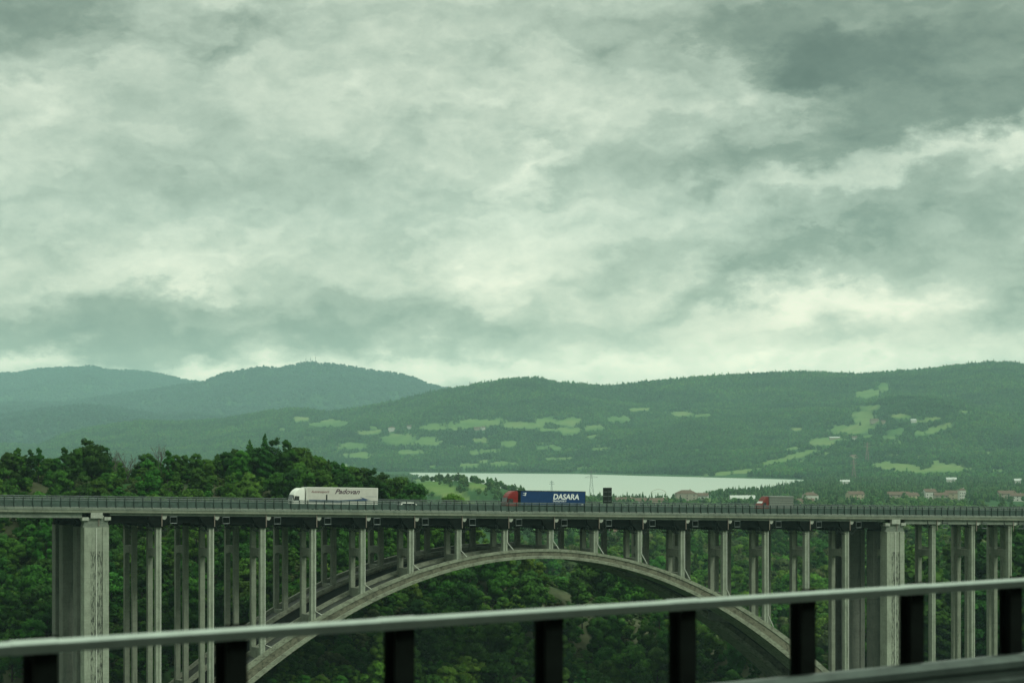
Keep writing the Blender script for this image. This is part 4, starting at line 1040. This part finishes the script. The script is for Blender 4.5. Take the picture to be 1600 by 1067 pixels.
# trees on the back of the hill and in the near valley
rest = cand[NT:]; r = np.random.default_rng(9)
lo_ = [c_ for c_ in rest if c_[4] > 800]
if lo_: scatter('gorge_thicket', np.array([(c_[0], c_[1], c_[2]-.2) for c_ in lo_]), (.7+.35*r.random(len(lo_)))[:,None]*np.ones((1,3)), r.choice([0,0,1,2,3,3,5,8], len(lo_)), near_c, 'dense green thicket filling the rest of the gorge slope')
px, Y, r = sample(6500, 560, 1700, 505, 1150, 2)
pts, z = put(px, Y); cov = fbm(pts[:,0]/90, pts[:,1]/90, 13, 4); fm_ = field_mask(px, Y, z+6)
k = (cov > -.18) & (fm_ < .3) & ((px > 900) | (Y > 560)) & (r.random(len(px)) < .75)
s = (.7+.8*r.random(k.sum())**1.4)[:,None]*np.ones((1,3))
ii = r.choice([0,1,2,2,3,4,5,6,7,8,8,7], k.sum()); s[ii >= 7] *= 1.6
bank = (px[k] > 1385) & (Y[k] < 640); ii[bank] = r.choice([1,4,1,6], bank.sum()); s[bank] *= 1.25
scatter('near_valley_wood', pts[k], s, ii, near_c, 'mixed green wood in the valley behind the viaduct')
px, Y, r = sample(26000, 560, 1720, 1150, 4350, 3)
pts, z = put(px, Y); cov = fbm(pts[:,0]/140, pts[:,1]/200, 14, 4) + .25*(Y > 2350); fm_ = field_mask(px, Y, z+4)
k = (cov > -.10) & (fm_ < .3) & (z > -59.2)
s = (.6+.6*r.random(k.sum()))[:,None]*np.ones((1,3)); ii = r.choice([0,0,0,1,1,1,2,2,3], k.sum()); cy_ = (Y[k] > 2250) & (r.random(k.sum()) < .35) & (px[k] > 840); ii[cy_] = r.choice([4,5,2], cy_.sum())
s[(Y[k] > 1450) & (Y[k] < 2150) & (px[k] < 890)] *= .55
s[(Y[k] > 2150)] *= .66
s[(Y[k] > 2300) & (px[k] > 1050) & (px[k] < 1290)] *= .85
s[ii == 3] *= 1.5
tall = ii[:,None] >= 4; s = np.where(tall, s*np.array([.9,.9,1.15]), s)
q_ = clear(px[k], Y[k]); k[np.where(k)[0][~q_]] = False; s = s[q_]; ii = ii[q_]
scatter('valley_woods', pts[k], s, ii, val_c, 'green woods and poplar rows on the valley floor by the lake')
# forest of the far hills
px, Y, r = sample(230000, 430, 1720, 4000, 8150, 4)
pts, z = put(px, Y, .8); fm_ = np.maximum(field_mask(px, Y, z+1), field_mask(px, Y, z+8)); sh = itp(px, FARSHORE)
k = (fm_ < .15+.75*r.random(len(px))**2) & (Y > sh+25) & (z > -59)
cov = fbm(pts[:,0]/300, pts[:,1]/300, 15, 4)
k &= (cov > -.9)
s = (.45+.7*r.random(k.sum())**1.5)[:,None]*np.array([1.3,1.3,1.0]); ii = r.choice([0,1,2,3,4,4,5], k.sum()); top_ = Y[k] > 7350; s[top_, 2] *= .85+.6*r.random(top_.sum())**2
q_ = clear(px[k], Y[k], .985); k[np.where(k)[0][~q_]] = False; s = s[q_]; ii = ii[q_]
scatter('far_hill_forest', pts[k], s, ii, far_c, 'continuous green forest covering the long far hill')
px, Y, r = sample(60000, -120, 700, 6000, 8150, 5)
pts, z = put(px, Y, .8); fm_ = field_mask(px, Y, z+5); k = (fm_ < .35) & ((px < 430) | (Y > 9000))
s = (.8+.7*r.random(k.sum()))[:,None]*np.array([1.25,1.25,1.0]); ii = r.integers(0, 6, k.sum())
scatter('left_foothill_forest', pts[k], s, ii, far_c, 'green forest on the hazy foothills at the left')
px, Y, r = sample(60000, -150, 760, 8150, 18000, 6)
pts, z = put(px, Y, 2); k = r.random(len(px)) < .9
s = (1.1+1.1*r.random(k.sum()))[:,None]*np.array([1.7,1.7,1.0]); ii = r.integers(0, 5, k.sum())
scatter('mountain_forest', pts[k], s, ii, mount_c, 'hazy blue green forest on the distant mountains')

# ------------------------------------------------------------------ pylons, masts, footbridge
def lattice(name, px, pyb, hgt, base, mat, label, group, arms=True, y0=640):
    p = hit(px, pyb, y0); e = empty(name, p); tag(e, label, 'pylon', group)
    b = MB(); n = 7; rad = max(.09, p.y*.000055)
    def cr(f): q = base*(1-f)**1.3*.5+.35; return [(sx*q, sy*q, hgt*f) for sx, sy in ((-1,-1),(1,-1),(1,1),(-1,1))]
    for k in range(n):
        a, c_ = cr(k/n), cr((k+1)/n)
        for i in range(4):
            b.tube([a[i], c_[i]], rad, 4); b.tube([a[i], c_[(i+1) % 4]], rad*.7, 4); b.tube([c_[i], c_[(i+1) % 4]], rad*.7, 4)
    b.build('tower', mat, e)
    if arms:
        for f, l_ in ((.78, .17), (.9, .13)):
            a = MB(); a.tube([(-hgt*l_,0,hgt*f),(hgt*l_,0,hgt*f)], rad*1.1, 4); a.tube([(-hgt*l_,0,hgt*f),(0,0,hgt*(f+.06)),(hgt*l_,0,hgt*f)], rad*.8, 4); a.build('cross_arm', mat, e)
lattice('pylon', 924, 792, 36, 6, M['pylon'], 'grey lattice pylon before the lake, left of the road sign', 'lattice pylons')
lattice('pylon', 862, 776, 22, 3, M['pylon'], 'thin grey pylon above the wooded hillock by the lake', 'lattice pylons')
lattice('pylon', 1355, 724, 46, 8, M['pylon_red'], 'red and white pylon on the right hill, the upper one', 'lattice pylons')
lattice('pylon', 1334, 750, 38, 8, M['pylon_red'], 'red and white pylon low on the right hill by the cream house', 'lattice pylons')
for k, (px, hgt) in enumerate(((470,34),(478,52),(485,44),(493,56))):
    Y = 13500; z = float(terrain(np.array([float(px)]), np.array([Y*1.0]))[0])
    e = empty('radio_mast', ((px-CX)/F*Y, Y, z)); tag(e, ['short leftmost radio mast on the hazy mountain top','second radio mast from the left on the mountain top','third radio mast from the left on the mountain top','tallest rightmost radio mast on the mountain top'][k], 'mast', 'radio masts on the mountain')
    b = MB(); b.tube([(0,0,-4),(0,0,hgt*.6),(0,0,hgt)], [1.6,1.0,.5], 5); b.build('mast_pole', M['pylon'], e)
    b = MB(); b.box(-2.2,2.2,-.5,.5,hgt*.62,hgt*.72); b.build('antenna', M['pylon'], e)
p = hit(1029, 780); e = empty('arched_footbridge', p, (0,0,.1)); tag(e, 'slim pale arched footbridge at the near shore of the lake', 'footbridge')
b = MB(); b.tube([(x, 0, 13.2-4*(x/10)**2) for x in np.linspace(-10, 10, 15)], .5, 6); b.build('arch', M['wall_white'], e)
b = MB(); b.box(-10,10,-1,1,8.5,9.0); b.build('deck', M['wall_white'], e)
for x in (-9.6, 9.6):
    b = MB(); b.box(x-.4,x+.4,-.8,.8,-1,8.49); b.build('pillar', M['wall_white'], e)

# ------------------------------------------------------------------ haze
hb = MB(); hb.box(-16000, 16000, -3000, 24000, -95, 760)
m = bpy.data.materials.new('haze'); m.use_nodes = True; nt = m.node_tree; nt.nodes.clear()
pvn = nt.nodes.new('ShaderNodeVolumePrincipled'); pvn.inputs['Color'].default_value = (.57,.92,.94,1); pvn.inputs['Density'].default_value = 6.0e-5; pvn.inputs['Anisotropy'].default_value = .0
ou = nt.nodes.new('ShaderNodeOutputMaterial'); nt.links.new(pvn.outputs[0], ou.inputs['Volume'])
tag(hb.build('haze', m), 'pale green blue haze over the valley', None, None, 'stuff')

# ------------------------------------------------------------------ render settings
vs = scene.view_settings; vs.view_transform = 'Standard'; vs.look = 'None'; vs.gamma = 1; vs.exposure = .2
scene.display_settings.display_device = 'sRGB'
cy = scene.cycles; cy.use_denoising = True; cy.max_bounces = 5; cy.diffuse_bounces = 2; cy.glossy_bounces = 2; cy.transmission_bounces = 2; cy.volume_bounces = 0; cy.transparent_max_bounces = 8
cy.caustics_reflective = False; cy.caustics_refractive = False
print('trees', len(TREES), 'labels', len(seen))
